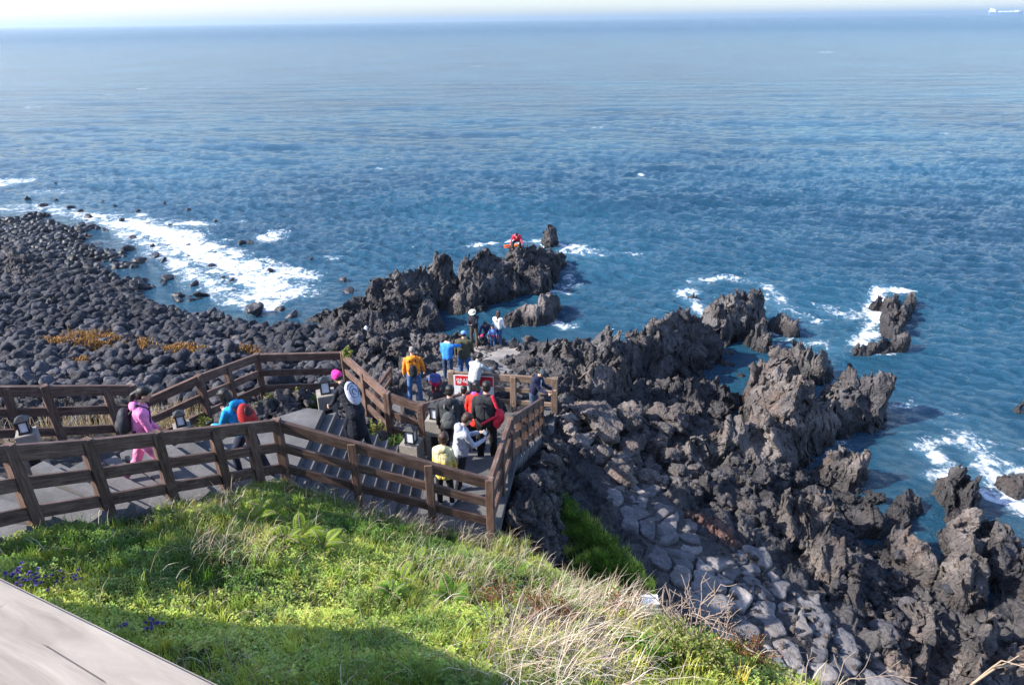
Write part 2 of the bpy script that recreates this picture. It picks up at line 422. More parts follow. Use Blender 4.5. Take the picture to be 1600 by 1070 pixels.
fline([(1420,640),(1480,650),(1590,700)], 1.2, .35); fline([(1440,690),(1480,690),(1530,705)],.5,.6)
fline([(1250,700),(1310,690)],.8,.5)
Vs = np.stack([Xs, Ys, Z], -1).reshape(-1,3)
nr, nc = Xs.shape; idx = np.arange(nr*nc).reshape(nr, nc)
F = np.stack([idx[:-1,:-1], idx[:-1,1:], idx[1:,1:], idx[1:,:-1]], -1).reshape(-1,4)
sm = NT(material('sea_water', (.012,.075,.15), .12, .5)); p = sm.geo()
sm.b.inputs['IOR'].default_value = 1.33
mp = sm.n('Mapping'); sm.l(p, mp.inputs[0]); mp.inputs['Scale'].default_value = (.8, 1.5, 1)
v = mp.outputs[0]
big = sm.noise(p, .035, 3, .5)
c = sm.ramp(big, [(.35,(.007,.042,.080)), (.6,(.013,.072,.122)), (.8,(.022,.108,.162))])
sx = sm.n('SeparateXYZ'); sm.l(p, sx.inputs[0])
vl = sm.n('VectorMath'); vl.operation = 'LENGTH'; sm.l(p, vl.inputs[0])
far = sm.ramp(sm.math('DIVIDE', vl.outputs['Value'], 400.), [(.1, 0.), (1., 1.)])
f = sm.attr('foam')
lace = sm.math('ADD', sm.math('MULTIPLY', sm.noise(p, 1.0, 6, .65, .9), .6), sm.math('MULTIPLY', sm.noise(p, 4.5, 6, .7, .6), .4)); lace2 = sm.voro(p, 2.6, 'DISTANCE_TO_EDGE')
ff = sm.math('ADD', f, sm.math('MULTIPLY', sm.math('SUBTRACT', lace, .5), 4.4))
ff = sm.math('SUBTRACT', ff, sm.math('MULTIPLY', lace2, .5))
ff = sm.math('MULTIPLY', sm.ramp(ff, [(.5, 0.), (1.5, 1.)]), sm.ramp(f, [(.02, 0.), (.2, 1.)]))
milk = sm.math('MULTIPLY', sm.ramp(f, [(.1, 0.), (.9, .35)]), 1.)
c = sm.mix(milk, c, (.10,.24,.33))
c = sm.mix(ff, c, (.82,.85,.88)); sm.base(c)
sm.rough(sm.mix(ff, sm.ramp(sm.math('DIVIDE', vl.outputs['Value'], 900.), [(.05, .07), (.3, .14), (1., .26)]), .75))
b1 = sm.bump(sm.noise(v, 4.0, 7, .68, .3), .75, .3)
bb = sm.n('Bump'); bb.inputs['Distance'].default_value = 2.6; sm.l(sm.noise(v, .42, 5, .62, .2), bb.inputs['Height']); sm.l(sm.math('ADD', sm.math('MULTIPLY', far, .85), .12), bb.inputs['Strength']); sm.l(b1, bb.inputs['Normal'])
b2 = bb.outputs[0]
b3 = sm.bump(ff, .5, .06, b2)
sm.normal(b3)
M['sea'] = sm.m
sea = mesh_np('sea', Vs, F, M['sea'], attrs={'foam': foam.ravel()})
tag(sea, kind='structure')
# ================================================================ lava outcrops
def ico(sub):
    bm = bmesh.new(); bmesh.ops.create_icosphere(bm, subdivisions=sub, radius=1)
    V = np.array([v.co[:] for v in bm.verts]); F = np.array([[v.index for v in f.verts] for f in bm.faces]); bm.free()
    return V, F
ICO2 = ico(2); ICO3 = ico(3); ICO4 = ico(4)
def rotm(r):
    q = r.normal(size=4); q /= np.linalg.norm(q); a, b, c, d = q
    return np.array([[1-2*(c*c+d*d), 2*(b*c-a*d), 2*(b*d+a*c)], [2*(b*c+a*d), 1-2*(b*b+d*d), 2*(c*d-a*b)], [2*(b*d-a*c), 2*(c*d+a*b), 1-2*(b*b+c*c)]])
def vnormals(V, F):
    n = np.cross(V[F[:,1]]-V[F[:,0]], V[F[:,2]]-V[F[:,0]])
    N = np.zeros_like(V)
    for k in range(F.shape[1]): np.add.at(N, F[:,k], n)
    return N/(np.linalg.norm(N, axis=1, keepdims=True)+1e-12)
def remesh(V, F, vox, smooth=0, adapt=0):
    o = mesh_np('tmp', V, F); md = o.modifiers.new('r', 'REMESH'); md.mode = 'VOXEL'; md.voxel_size = vox
    if smooth:
        s = o.modifiers.new('s', 'SMOOTH'); s.iterations = smooth; s.factor = .5
    dg = bpy.context.evaluated_depsgraph_get(); dg.update(); ev = o.evaluated_get(dg); me = ev.to_mesh()
    v = np.empty(len(me.vertices)*3, dtype=np.float32); me.vertices.foreach_get('co', v)
    f = np.empty(len(me.loops), dtype=np.int32); me.loops.foreach_get('vertex_index', f)
    ev.to_mesh_clear(); md_ = o.data; bpy.data.objects.remove(o); bpy.data.meshes.remove(md_)
    return v.reshape(-1,3).astype(float), f.reshape(-1,4)
OUT_BLOBS = []
def rmf(P, o=6, s=0, g=.55, lac=2.05):
    """ridged multifractal, 0..1, knife-edged crests"""
    w_ = np.ones(len(P)); t = np.zeros(len(P)); a = 1.; n = 0
    for i in range(o):
        v = 1-np.abs(vnoise(P*lac**i+i*9.7, s+i)); v = v*v*w_; t += v*a; n += a; a *= g; w_ = np.clip(v*1.8, 0, 1)
    return t/n
STRIKE = radians(48)
def outcrop(label, spine, seed, vox=.065, mat='rock', dens=1.0, rug=1.0, cat='rock', name='lava_outcrop', group=None):
    """spine: (px,py,z,r[,zbase]) crest points seen in the photo at height z (m), half-width r"""
    P = []
    for s in spine:
        p = W(s[0], s[1], s[2]); P.append(np.array([p.x, p.y, s[2], s[3], s[4] if len(s) > 4 else -.7]))
    segs = [(P[0], P[0]+np.array([.01,0,0,0,0]))] if len(P) == 1 else list(zip(P[:-1], P[1:]))
    A = np.array(P); rm = A[:,3].max()*1.75+.2; lo = A[:,:2].min(0)-rm; hi = A[:,:2].max(0)+rm; st = max(.03, vox*.72)
    X, Y = np.meshgrid(np.arange(lo[0], hi[0], st), np.arange(lo[1], hi[1], st)); sh = X.shape
    Q = xyz(X.ravel(), Y.ravel())
    ca, sa = cos(STRIKE), sin(STRIKE); U = Q@np.array([ca, sa, 0]); Vv = Q@np.array([-sa, ca, 0])       # along / across the flow
    A3 = np.stack([U*.62, Vv*1.25, U*0+seed], -1)
    mr = float(A[:,3].mean())
    wx = fbm(Q*1.0/mr**.5+seed, 4, seed+1, .6)*.42*mr; wy = fbm(Q*1.0/mr**.5+seed+40, 4, seed+2, .6)*.42*mr
    px_, py_ = Q[:,0]+wx, Q[:,1]+wy; prof = np.full(len(Q), -9.); crest = np.zeros(len(Q)); zb = np.zeros(len(Q))
    for a, b in segs:
        e = (b-a)[:2]; t = np.clip(((px_-a[0])*e[0]+(py_-a[1])*e[1])/(e@e+1e-9), 0, 1)
        dx, dy = px_-a[0]-e[0]*t, py_-a[1]-e[1]*t; rr = a[3]+(b[3]-a[3])*t; cz = (a[2]+(b[2]-a[2])*t)*.87; z0 = a[4]+(b[4]-a[4])*t
        side = (dx*sa-dy*ca)/(np.hypot(dx, dy)+1e-6)                     # +1 towards the near right
        d = np.hypot(dx, dy)/(rr*(1.12-.22*side))
        q = 1-d**3.0; m = q*(cz-z0)+z0 > prof*(crest-zb)+zb; m |= prof < -5
        prof = np.where(m, q, prof); crest = np.where(m, cz, crest); zb = np.where(m, z0, zb)
    H = crest-zb; base = zb+H*np.clip(prof, -1.5, 1)
    big = rmf(A3*(1.05/mr**.6), 6, seed, .60); fine = rmf(np.stack([U*1.6, Vv*2.6, U*0+seed+5], -1), 5, seed+9, .6)
    amp = np.clip(H*.31, .13, .75)*rug
    Z = base+(big-.50)*amp*1.9+(fine-.5)*.27*rug*np.clip(mr*1.3, .45, 1)
    fr = fracture(A3*2.3, seed+3); Z = Z+fr*.20*rug+fracture(A3*5.5, seed+4)*.07*rug
    V = np.stack([X.ravel(), Y.ravel(), Z], -1)
    S3 = V*np.array([1,1,1.15])
    V[:,0] += (fbm(S3*1.5+seed, 4, seed+21, .62)*.40+fracture(S3*2.2, seed+6)*.12)*rug*min(1, mr*1.2)
    V[:,1] += (fbm(S3*1.5+seed+30, 4, seed+22, .62)*.40+fracture(S3*2.2+9, seed+7)*.12)*rug*min(1, mr*1.2)
    V[:,2] += fbm(S3*7, 3, seed+23, .65, True)*.045
    idx = np.arange(sh[0]*sh[1]).reshape(sh); F = np.stack([idx[:-1,:-1], idx[:-1,1:], idx[1:,1:], idx[1:,:-1]], -1).reshape(-1,4)
    keep = (Z > np.maximum(zb, -.7)-.25) & (prof > -1.4); F = F[keep[F].all(1)]
    us_ = np.unique(F); mp_ = np.full(len(V), -1); mp_[us_] = np.arange(len(us_)); V = V[us_]; F = mp_[F]
    c = V.mean(0); c[2] = max(0, V[:,2].min())
    o = mesh_np(name, V-c, F, M[mat], loc=tuple(c))
    tag(o, label, cat, group, 'thing')
    return o
B = 'rock'
outcrop('tall dark lava tower at the left end of the seaward outcrop', [(694,388,3.0,.85,-.3),(700,440,1.3,.8)], 101, vox=0.0574)
outcrop('long jagged lava ridge under the crouching diver in red', [(742,388,2.3,.95),(775,385,2.2,1.0),(815,386,2.1,.95),(850,390,1.6,.8),(878,390,.9,.55)], 102, vox=0.0615)
outcrop('lower black ledge in front of the diver ridge, its foot in a dark inlet', [(742,425,1.9,.8),(790,424,1.5,.75),(830,418,1.5,.7),(850,414,1.2,.5)], 103, vox=0.0574)
outcrop('pointed lone black rock in the water beyond the diver ridge', [(862,357,1.15,.62)], 104, vox=0.0492, dens=1.5)
outcrop('smooth pale sloping rock below the lava tower beside the tide pool', [(728,446,1.25,.95),(748,470,.6,.6)], 105, vox=0.0492, rug=.5, mat='rock_brown')
outcrop('broad rough lava hump between the stony beach and the tower', [(590,440,1.7,1.0),(620,428,2.0,1.1),(655,424,2.0,.9),(600,470,1.5,1.0),(650,455,1.5,.9)], 106, vox=0.0615)
outcrop('large leaning smooth-faced boulder rock above the left end of the tide pool', [(668,468,1.35,.75),(676,490,.8,.6)], 107, vox=0.0492, rug=.55)
outcrop('low dark shelf rock jutting left into the surf', [(520,478,.75,.8),(560,470,1.1,.8)], 108, vox=0.0574)
outcrop('slanted lava slab rising to the right behind the woman in white', [(800,490,.5,.6),(828,470,1.1,.65),(848,462,1.35,.55),(872,462,.8,.4)], 109, vox=0.0492, rug=.8, mat='rock_brown')
outcrop('knobbly lava mound left of the hat man and above the people on the path', [(560,520,1.5,.8),(600,510,1.5,.8),(640,505,1.1,.7),(660,520,.9,.5)], 110, vox=0.0533, dens=1.2)
outcrop('rough lava knob behind the man in orange', [(610,560,2.5,.8),(585,540,1.9,.8),(640,545,1.6,.6)], 111, vox=0.0492)
outcrop('long rough boulder beside the pair in blue and olive jackets', [(668,560,1.7,.55),(695,535,1.1,.45),(720,520,.8,.4)], 112, vox=0.0451, mat='rock_brown')
outcrop('dark pointed rock at the right rim of the small pool', [(805,530,1.2,.42),(822,545,1.2,.45)], 113, vox=0.0410)
outcrop('rugged lava wall running from the sign fence out to sea', [(850,545,1.8,.8),(890,530,2.7,1.0),(930,516,3.0,1.05),(975,508,3.0,1.0),(1020,500,2.8,.95),(1065,484,2.6,.95),(1110,492,2.0,.8)], 114, vox=0.0656, dens=1.15)
outcrop('lit rounded lava bluff right of the wooden sign fence', [(890,575,3.0,.8),(925,560,3.1,.85),(965,550,3.0,.7),(900,610,2.9,.55)], 115, vox=0.0492, mat='rock_brown', dens=1.2)
outcrop('lava headland at the seaward end of the long wall with foam at its tip', [(1125,475,1.8,.8),(1155,460,2.0,.85),(1185,455,1.7,.6)], 116, vox=0.0574)
outcrop('small black rock ringed by foam left of the headland', [(1085,455,.35,.4)], 117, vox=0.0410)
outcrop('upright knob standing in the inlet right of the headland', [(1190,498,1.3,.5),(1195,515,.9,.5)], 118, vox=0.0451)
outcrop('low double knob of lava at the mouth of the inlet', [(1218,492,.7,.4),(1240,505,.6,.4)], 119, vox=0.0410)
outcrop('dark crag between the inlet and the open sea', [(1245,532,1.1,.55),(1285,548,1.3,.5),(1300,560,.8,.35)], 120, vox=0.0451)
outcrop('big pale lava hump in the centre of the middle ridge', [(1215,540,2.0,.8),(1240,570,2.5,1.0),(1250,600,2.6,1.0),(1290,595,2.2,.9)], 121, vox=0.0574, mat='rock_brown', rug=.9)
outcrop('middle lava ridge slanting down to the left above deep shade', [(1225,635,2.5,.9),(1180,655,2.3,.85),(1140,672,2.0,.8),(1095,690,1.9,.7)], 122, vox=0.0533, mat='rock_brown')
outcrop('blocky lava stack at the right end of the middle ridge', [(1340,572,1.9,.85),(1370,580,1.9,.75),(1365,600,1.3,.8),(1310,620,1.3,.7)], 123, vox=0.0533)
outcrop('upper half of the narrow sea stack chain with white surf', [(1375,462,.6,.3),(1400,458,.65,.35),(1395,480,.85,.42),(1400,500,.85,.42),(1428,460,.45,.3)], 124, vox=0.0492)
outcrop('lower half of the sea stack chain, spreading left in foam', [(1408,522,.8,.5),(1375,532,.65,.45),(1345,540,.45,.4)], 125, vox=0.0492)
outcrop('dark brown rock with a hollow face at the water left of the swirl', [(1330,702,1.3,.65),(1355,705,1.2,.55),(1300,715,.9,.6)], 126, vox=0.0410, mat='rock_brown')
outcrop('rust-brown block beside the first lit slabs', [(1035,672,2.2,.45),(1050,680,2.0,.4)], 127, vox=0.0369, mat='rock_red')
outcrop('pair of lit knobs below the middle ridge', [(1075,715,1.9,.45),(1110,740,1.7,.5)], 128, vox=0.0369)
outcrop('reddish lava block crossed by the fence shadow', [(1085,785,2.5,.5,1.0),(1120,805,2.5,.6,1.0),(1150,830,2.4,.5,1.0)], 129, vox=0.0369, mat='rock_red', rug=.6)
outcrop('rough crest above the reddish block', [(1120,765,2.1,.5),(1150,780,2.0,.5)], 130, vox=0.0369, mat='rock_brown')
outcrop('whitish crusted rock at the head of the rubble gully', [(1110,742,1.9,.4)], 131, vox=0.0328, rug=.8, mat='slab')
outcrop('large craggy rock left of the orange float', [(1230,805,1.9,.6),(1262,785,2.1,.6),(1285,775,1.8,.5)], 132, vox=0.0369, mat='rock_brown')
outcrop('wedge shaped pale rock above the slab pavement', [(1300,850,1.9,.6),(1318,868,1.7,.5)], 133, vox=0.0369, mat='rock_brown')
outcrop('chain of small crags right of the orange float', [(1350,790,.9,.5),(1380,800,.7,.45),(1405,795,.7,.4),(1432,770,.6,.35)], 134, vox=0.0410)
outcrop('black crag in white surf near the right edge', [(1508,735,1.0,.55),(1520,750,1.0,.55),(1515,775,.9,.45)], 135, vox=0.0410)
outcrop('tall pale lava fin running down near the right edge', [(1520,800,1.2,.5),(1525,840,1.5,.5),(1530,875,1.4,.55)], 136, vox=0.0410, mat='rock_brown')
outcrop('dark lava field on the right edge behind the pale fin', [(1570,820,.9,.7),(1600,850,1.0,.8),(1640,880,1.0,.9)], 137, vox=0.0492)
outcrop('flat layered rock beside the rounded stones of the gully', [(1420,830,.8,.5),(1450,855,.9,.6),(1480,880,.8,.55)], 138, vox=0.0410, mat='rock_brown', rug=.8)
outcrop('broad brown lava mass filling the bottom right corner', [(1470,960,1.4,.9),(1530,975,1.6,1.0),(1590,985,1.5,1.0),(1500,1030,1.5,1.0),(1570,1050,1.5,1.0),(1640,1010,1.2,1.1)], 139, vox=0.0451, mat='rock_brown')
outcrop('low lava mass below the gully stones, left of the bottom right corner', [(1430,985,1.3,.6),(1400,1020,1.4,.6),(1450,1050,1.4,.7)], 140, vox=0.0410, mat='rock_brown')
outcrop('shadowed rock filling the hollow below the long wall', [(1130,600,1.0,.7),(1090,600,1.2,.7),(1060,590,1.5,.7)], 141, vox=0.0574)
outcrop('small rock just above water at the right edge of the view', [(1600,628,.35,.35)], 142, vox=0.0410, mat='rock_brown')
outcrop('half-sunk foam-washed rock at the right edge', [(1585,745,.35,.6)], 143, vox=0.0492, mat='rock_brown')
outcrop('dark lava shoulder at the far left of the beach', [(10,395,.9,1.2),(70,470,1.2,1.2),(60,500,1.2,1.0)], 144, vox=0.0738)

# ---------------------------------------------------------------- loose rocks
def stone_mesh(seed, ang=.5, flat=.75, sub=ICO3, rough=.08, planes=12):
    r = rng(seed); V, F = sub; V = V.copy()
    N = r.normal(size=(planes, 3)); N /= np.linalg.norm(N, axis=1, keepdims=True)
    dd = (.5 if ang > .6 else .62)+.36*r.random(planes)
    for n, d_ in zip(N, dd):
        s = V@n; over = np.clip(s-d_, 0, None); V = V-np.outer(over*(.55+.5*ang), n)
    V *= np.array([1, .65+.35*r.random(), flat*(.8+.4*r.random())])
    Nn = vnormals(V, F)
    V = V+Nn*(fbm(V*1.7+seed*3, 3, seed)*rough*1.2+fracture(V*1.6+seed, seed)*rough*1.6+fracture(V*4+seed, seed)*rough*.7+fbm(V*6+seed, 2, seed+2, .6, True)*rough*.4)[:,None]
    return V, F
def stone_variants(mat, n, seed0, **kw):
    L = []
    for i in range(n):
        V, F = stone_mesh(seed0+i, **kw)
        o = mesh_np('tmp', V, F, M[mat]); L.append(o.data); o.data.name = 'stone'; bpy.data.objects.remove(o)
    return L
BOULD = stone_variants('boulder', 14, 900, ang=.75, flat=.72, rough=.10, planes=9)+stone_variants('boulder', 14, 930, ang=.97, flat=.8, rough=.15, planes=8)
BLOW = stone_variants('boulder', 14, 940, ang=.85, flat=.75, rough=.11, planes=8, sub=ICO2)
CRAG = stone_variants('rock', 16, 950, ang=.98, flat=.85, rough=.2, sub=ICO4)
CRAGB = stone_variants('rock_brown', 6, 970, ang=.98, flat=.8, rough=.15, sub=ICO4)
def mesh_arrays(me):
    v = np.empty(len(me.vertices)*3, dtype=np.float32); me.vertices.foreach_get('co', v)
    f = np.empty(len(me.loops), dtype=np.int32); me.loops.foreach_get('vertex_index', f)
    return v.reshape(-1,3), f.reshape(-1,3)
def proj(p):
    d = Vector(p)-CAMP; z = d.dot(fwd)
    return 800+FPX*d.dot(R_)/z, 535-FPX*d.dot(U_)/z, z
def place_stones(region, n, rlo, rhi, seed, meshes, name, label, cat, group, n_ind, sink=.35, zmin=-9, low=None, mind=.8, power=1.6, stuffname='boulders', fit=None, matkey='boulder', stufflabel=None, zoff=0):
    """scatter over a polygon given in world xy; nearest/largest n_ind are objects, the rest one mesh"""
    r = rng(seed); P = np.array(region); lo = P.min(0); hi = P.max(0); pts = []
    S = []
    tries = 0; cell = {}
    rad = np.sort(rlo+(rhi-rlo)*r.random(n)**power)[::-1]
    C = r.random((n*14, 2))*(hi-lo)+lo
    ins = sdf_poly(C[:,0], C[:,1], region) < 0; C = C[ins]; k = 0
    gs = rhi*2
    for R in rad:
        ok = False
        for t in range(12):
            if k >= len(C): break
            x, y = C[k]; k += 1
            gx, gy = int(x//gs), int(y//gs)
            if all((x-a)**2+(y-b)**2 > ((R+q)*mind)**2 for i in (-1,0,1) for j in (-1,0,1) for a, b, q in cell.get((gx+i, gy+j), ())):
                cell.setdefault((gx, gy), []).append((x, y, R)); S.append((x, y, R)); break
        if k >= len(C): break
    S = np.array(S); Zs = ground_zs(S[:,0], S[:,1])+zoff
    vis = []
    for i, (x, y, R) in enumerate(S):
        px, py, z = proj((x, y, Zs[i]+R*.4)); on = -30 < px < 1630 and py < 1110 and Zs[i] > -R*.8
        vis.append(R/z*FPX if on else 0)
    order = np.argsort(-np.array(vis))
    Vs, Fs, nn = [], [], 0; ni = 0
    for q, i in enumerate(order):
        x, y, R = S[i]
        if Zs[i] < -R*.9-.1 or Zs[i] < zmin: continue
        if low is not None and Zs[i] < .06 and (vnoise([[x*.55, y*.55, 2.]], 5)[0] > -.25 or r.random() < .35): continue
        ki = r.integers(len(meshes)); me = meshes[ki]
        if low is not None and vis[i] < 9: me = low[ki % len(low)]
        e = Euler((r.normal()*.35, r.normal()*.35, r.random()*6.28))
        z = Zs[i]+R*(1-sink)*.5
        if ni < n_ind and vis[i] > 0:
            o = bpy.data.objects.new(name, me); COL.objects.link(o)
            o.location = (x, y, z); o.rotation_euler = e; o.scale = (R, R, R)
            tag(o, label, cat, group); ni += 1
        else:
            v, f = mesh_arrays(me)
            m3 = np.array(e.to_matrix())
            Vs.append((v*R)@m3.T+np.array([x, y, z])); Fs.append(f+nn); nn += len(v)
    if Vs:
        st = mesh_np(stuffname, np.concatenate(Vs), np.concatenate(Fs), M[matkey])
        tag(st, stufflabel, cat+'s', None, 'stuff')
    print(name, len(S), ni)
def wp(L): return [tuple(W(a,b,c).xy) for a,b,c in L]
beach = wp([(-260,345,0),(60,334,0),(150,352,0),(205,395,0),(262,440,0),(330,475,0),(410,492,0),(455,508,0),(520,535,.9),(545,600,2.0),(400,640,2),(-300,640,2)])
place_stones(beach, 19000, .06, .38, 5, BOULD, 'beach_boulder', 'dark rounded lava boulder among the hundreds on the beach behind the walkway', 'boulder', 'rounded boulders of the beach', 296, mind=.55, power=2.6, stuffname='beach_boulders', low=BLOW, stufflabel='far mass of dark rounded boulders on the beach')
surf = wp([(0,320,0),(100,312,0),(170,318,0),(300,370,0),(440,440,0),(520,400,0),(545,440,0),(470,500,0),(400,505,0),(300,470,0),(150,372,0),(0,340,0)])
BOULD2 = BOULD
r_ = rng(77)
SURFR = [(43,312,.3),(68,322,.35),(88,287,.18),(87,312,.25),(110,325,.3),(125,330,.25),(160,315,.2),(215,330,.22),(180,322,.15),(257,319,.25),(295,328,.18),(138,340,.3),(266,352,.15),(283,372,.16),(295,383,.18),(295,400,.14),(338,395,.13),(331,415,.2),(349,433,.12),(362,437,.15),(378,380,.3),(422,423,.22),(392,380,.2),(485,405,.16),(336,345,.15),(190,345,.3),(232,350,.14),(165,360,.3),(207,372,.25),(238,385,.2),(243,400,.3),(255,408,.25),(200,390,.35),(218,410,.35),(262,435,.35),(305,445,.28),(316,462,.4),(330,490,.4),(395,488,.42),(436,485,.25),(455,495,.35),(280,470,.3),(350,500,.3),(300,500,.35),(250,500,.4),(535,438,.25),(545,456,.3)]
for a, b, R in SURFR:
    p = W(a, b, 0); o = bpy.data.objects.new('surf_rock', BOULD[r_.integers(20)]); COL.objects.link(o)
    o.location = (p.x, p.y, .02); o.rotation_euler = (r_.normal()*.3, r_.normal()*.3, r_.random()*6); o.scale = (R*1.3, R*1.1, R*.8)
    tag(o, 'black rock wetted by the surf off the boulder beach', 'rock', 'rocks standing in the surf off the beach')
mid = wp([(530,545,1),(540,490,.5),(600,485,.6),(660,505,.3),(700,540,.4),(660,575,1.5),(640,600,2.5),(600,640,3),(545,600,2)])
place_stones(mid, 120, .12, .42, 6, CRAG, 'angular_rock', 'angular lava rock in the jumble left of the lower path', 'rock', 'angular rocks left of the lower path', 90, mind=.7, matkey='rock', stuffname='rock_jumble', stufflabel='jumble of angular lava rocks left of the lower path')
low = wp([(1120,760,1.5),(1190,720,1),(1260,720,.5),(1320,740,.2),(1440,790,0),(1500,870,0),(1440,1000,.6),(1380,1060,1.4),(1330,960,1.2),(1240,880,1.2),(1170,820,1.5)])
place_stones(low, 210, .08, .34, 8, CRAG, 'gully_rock', 'dark lava rock lying in the rubble gully below the middle ridge', 'rock', 'rocks lying in the rubble gully', 150, mind=.66, matkey='rock', stuffname='gully_rubble', stufflabel='dark rubble in the gully below the middle ridge')
up = wp([(880,640,2.9),(960,640,2),(1060,650,1),(1110,700,1.6),(1090,770,2),(1000,770,2.3),(930,720,2.9),(880,690,3)])
place_stones(up, 200, .1, .5, 9, CRAGB, 'pale_rock', 'pale brown angular rock in the rubble between sign fence and slab pavement', 'rock', 'pale rubble rocks below the sign fence', 100, mind=.68, matkey='rock_brown', stuffname='pale_rubble', stufflabel='pale rubble below the sign fence')
shallow = wp([(1010,600,1),(1130,545,0),(1190,560,0),(1190,640,0),(1060,650,1)])
place_stones(shallow, 90, .15, .42, 10, CRAG, 'hollow_rock', 'dark rock on the shaded floor of the inlet', 'rock', 'rocks on the floor of the inlet', 60, mind=.7, matkey='rock', stuffname='hollow_rubble', stufflabel='rubble on the inlet floor')
cover = wp([(545,600,2),(540,560,1),(640,540,.6),(800,560,.8),(860,530,1),(1000,520,2),(1120,500,1),(1200,540,.3),(1330,600,.3),(1300,690,.3),(1440,790,0),(1600,820,0),(1700,1000,.5),(1500,1120,1),(1330,960,1.2),(1150,820,2),(1000,740,2.4),(900,650,3),(700,560,1.4)])
place_stones(cover, 520, .06, .3, 14, CRAG, 'cover_rock', '', '', '', 0, mind=.55, matkey='rock', stuffname='lava_rubble', stufflabel='broken lava rubble covering the shore between the outcrops', power=3.5, zmin=.15)
# individually placed ones
for lab, a, b, z, s, mm in [
    ('rounded grey stone standing in the gully near the flat layered rock', 1408,868,.45,(.34,.26,.26), BOULD[1]),
    ('pale rounded stone right of the gully stones', 1478,915,.5,(.28,.2,.2), BOULD[3]),
    ('round grey boulder below the gully stones', 1425,950,.7,(.4,.33,.28), BOULD[5]),
    ('smooth round boulder by the slab pavement edge', 1385,985,1.0,(.36,.3,.26), BOULD[7]),
    ('egg shaped grey stone between fin and layered rock', 1510,893,.5,(.28,.24,.22), BOULD[2]),
    ('lit rounded boulder at the seaward edge of the beach', 400,483,.3,(.5,.5,.45), BOULD[6]),
    ('large lit slab-like boulder at the head of the rubble below the sign fence', 935,655,2.9,(1.0,.7,.55), CRAGB[1]),
    ('flat lit boulder left of the rust-brown block', 985,700,2.4,(.6,.5,.3), CRAGB[2]),
    ('small lit tilted rock right of the cliff fence', 915,690,2.8,(.45,.4,.3), CRAGB[3])]:
    p = W(a, b, z); o = bpy.data.objects.new('boulder', mm); COL.objects.link(o); o.location = p; o.scale = s; o.rotation_euler = (0, .1, a)
    tag(o, lab, 'rock')

# ---------------------------------------------------------------- slab pavement (separate flat stones)
def slabs(region, cell, seed, label, group, tilt=.05):
    r = rng(seed); P = np.array(region); lo = P.min(0); hi = P.max(0); pts = []
    for x in np.arange(lo[0], hi[0], cell):
        for y in np.arange(lo[1], hi[1], cell):
            q = (x+r.uniform(-.5,.5)*cell, y+r.uniform(-.5,.5)*cell)
            if r.random() < .8: pts.append(q)
    pts = np.array(pts); cnt = 0
    for i, p in enumerate(pts):
        if sdf_poly(np.array([p[0]]), np.array([p[1]]), region)[0] > 0: continue
        poly = [np.array(p)+np.array(d)*cell*1.1 for d in ((-1,-1),(1,-1),(1,1),(-1,1))]
        for q in pts[np.argsort(((pts-p)**2).sum(1))[1:12]]:
            n = q-p; L = np.linalg.norm(n); n = n/L; mid_ = (p+q)/2-n*.022*(.7+r.random())
            out = []
            for a, b in zip(poly, poly[1:]+poly[:1]):
                da, db = (a-mid_)@n, (b-mid_)@n
                if da <= 0: out.append(a)
                if da*db < 0: out.append(a+(b-a)*da/(da-db))
            poly = out
            if len(poly) < 3: break
        if len(poly) < 3: continue
        # resample the outline, round it a little and build a domed slab
        pts2 = []
        for a, b in zip(poly, poly[1:]+poly[:1]):
            k = max(1, int(np.linalg.norm(b-a)/.06))
            pts2 += [a+(b-a)*t/k for t in range(k)]
        Q = np.array(pts2)
        for _ in range(2): Q = (np.roll(Q,1,0)+Q*2+np.roll(Q,-1,0))/4
        Q = Q+np.stack([vnoise(xyz(Q[:,0]*7, Q[:,1]*7), seed), vnoise(xyz(Q[:,0]*7, Q[:,1]*7), seed+1)], -1)*.04
        c = Q.mean(0); n = len(Q); rings = [(1., -.16), (1.0, 0.), (.985, .03), (.95, .048), (.75, .052), (.5, .055), (.25, .055)]
        z0 = float(ground_zs(np.array([c[0]]), np.array([c[1]]))[0])
        z0 = float(shore_f(np.array([c[0]]), np.array([c[1]]))[0])+.0
        tx, ty = r.normal()*tilt, r.normal()*tilt; dz = r.normal()*.03
        V = []
        for s, h in rings:
            q = (Q-c)*s; hh = h+q[:,0]*tx+q[:,1]*ty
            V.append(np.c_[q, hh])
        V.append([[0,0,.06]]); V = np.concatenate(V)
        V[:,2] += dz+fbm(np.c_[V[:,:2]*2.2+c, V[:,2]*0+i], 4, seed, .65)*.10*(V[:,2] > -.1)
        F4 = []; F3 = []
        for k in range(len(rings)-1):
            a = k*n+np.arange(n); b = k*n+(np.arange(n)+1) % n
            F4.append(np.c_[a, b, b+n, a+n])
        a = (len(rings)-1)*n+np.arange(n); b = (len(rings)-1)*n+(np.arange(n)+1) % n
        F3 = np.c_[a, b, np.full(n, len(V)-1)]
        o = mesh_np('paving_slab', V, [np.concatenate(F4), F3], M['slab'], loc=(c[0], c[1], z0)); cnt += 1
        tag(o, label, 'paving slab', group, 'thing')
    print('slabs', cnt)
pave = PAVE1
slabs(pave, .54, 21, 'grey flat stone slab of the shaded pavement at the foot of the slope', 'flat slabs of the stone pavement')
pave2 = PAVE2
place_stones(pave, 200, .03, .11, 15, CRAGB, 'chip', '', '', '', 0, mind=.5, matkey='rock_brown', stuffname='stone_chips', stufflabel='stone chips and grit in the joints of the pavement', power=2, zoff=.03)
slabs(pave2, .5, 22, 'small worn slab of the narrow shaded path above the main pavement', 'worn slabs of the upper stone path', .08)
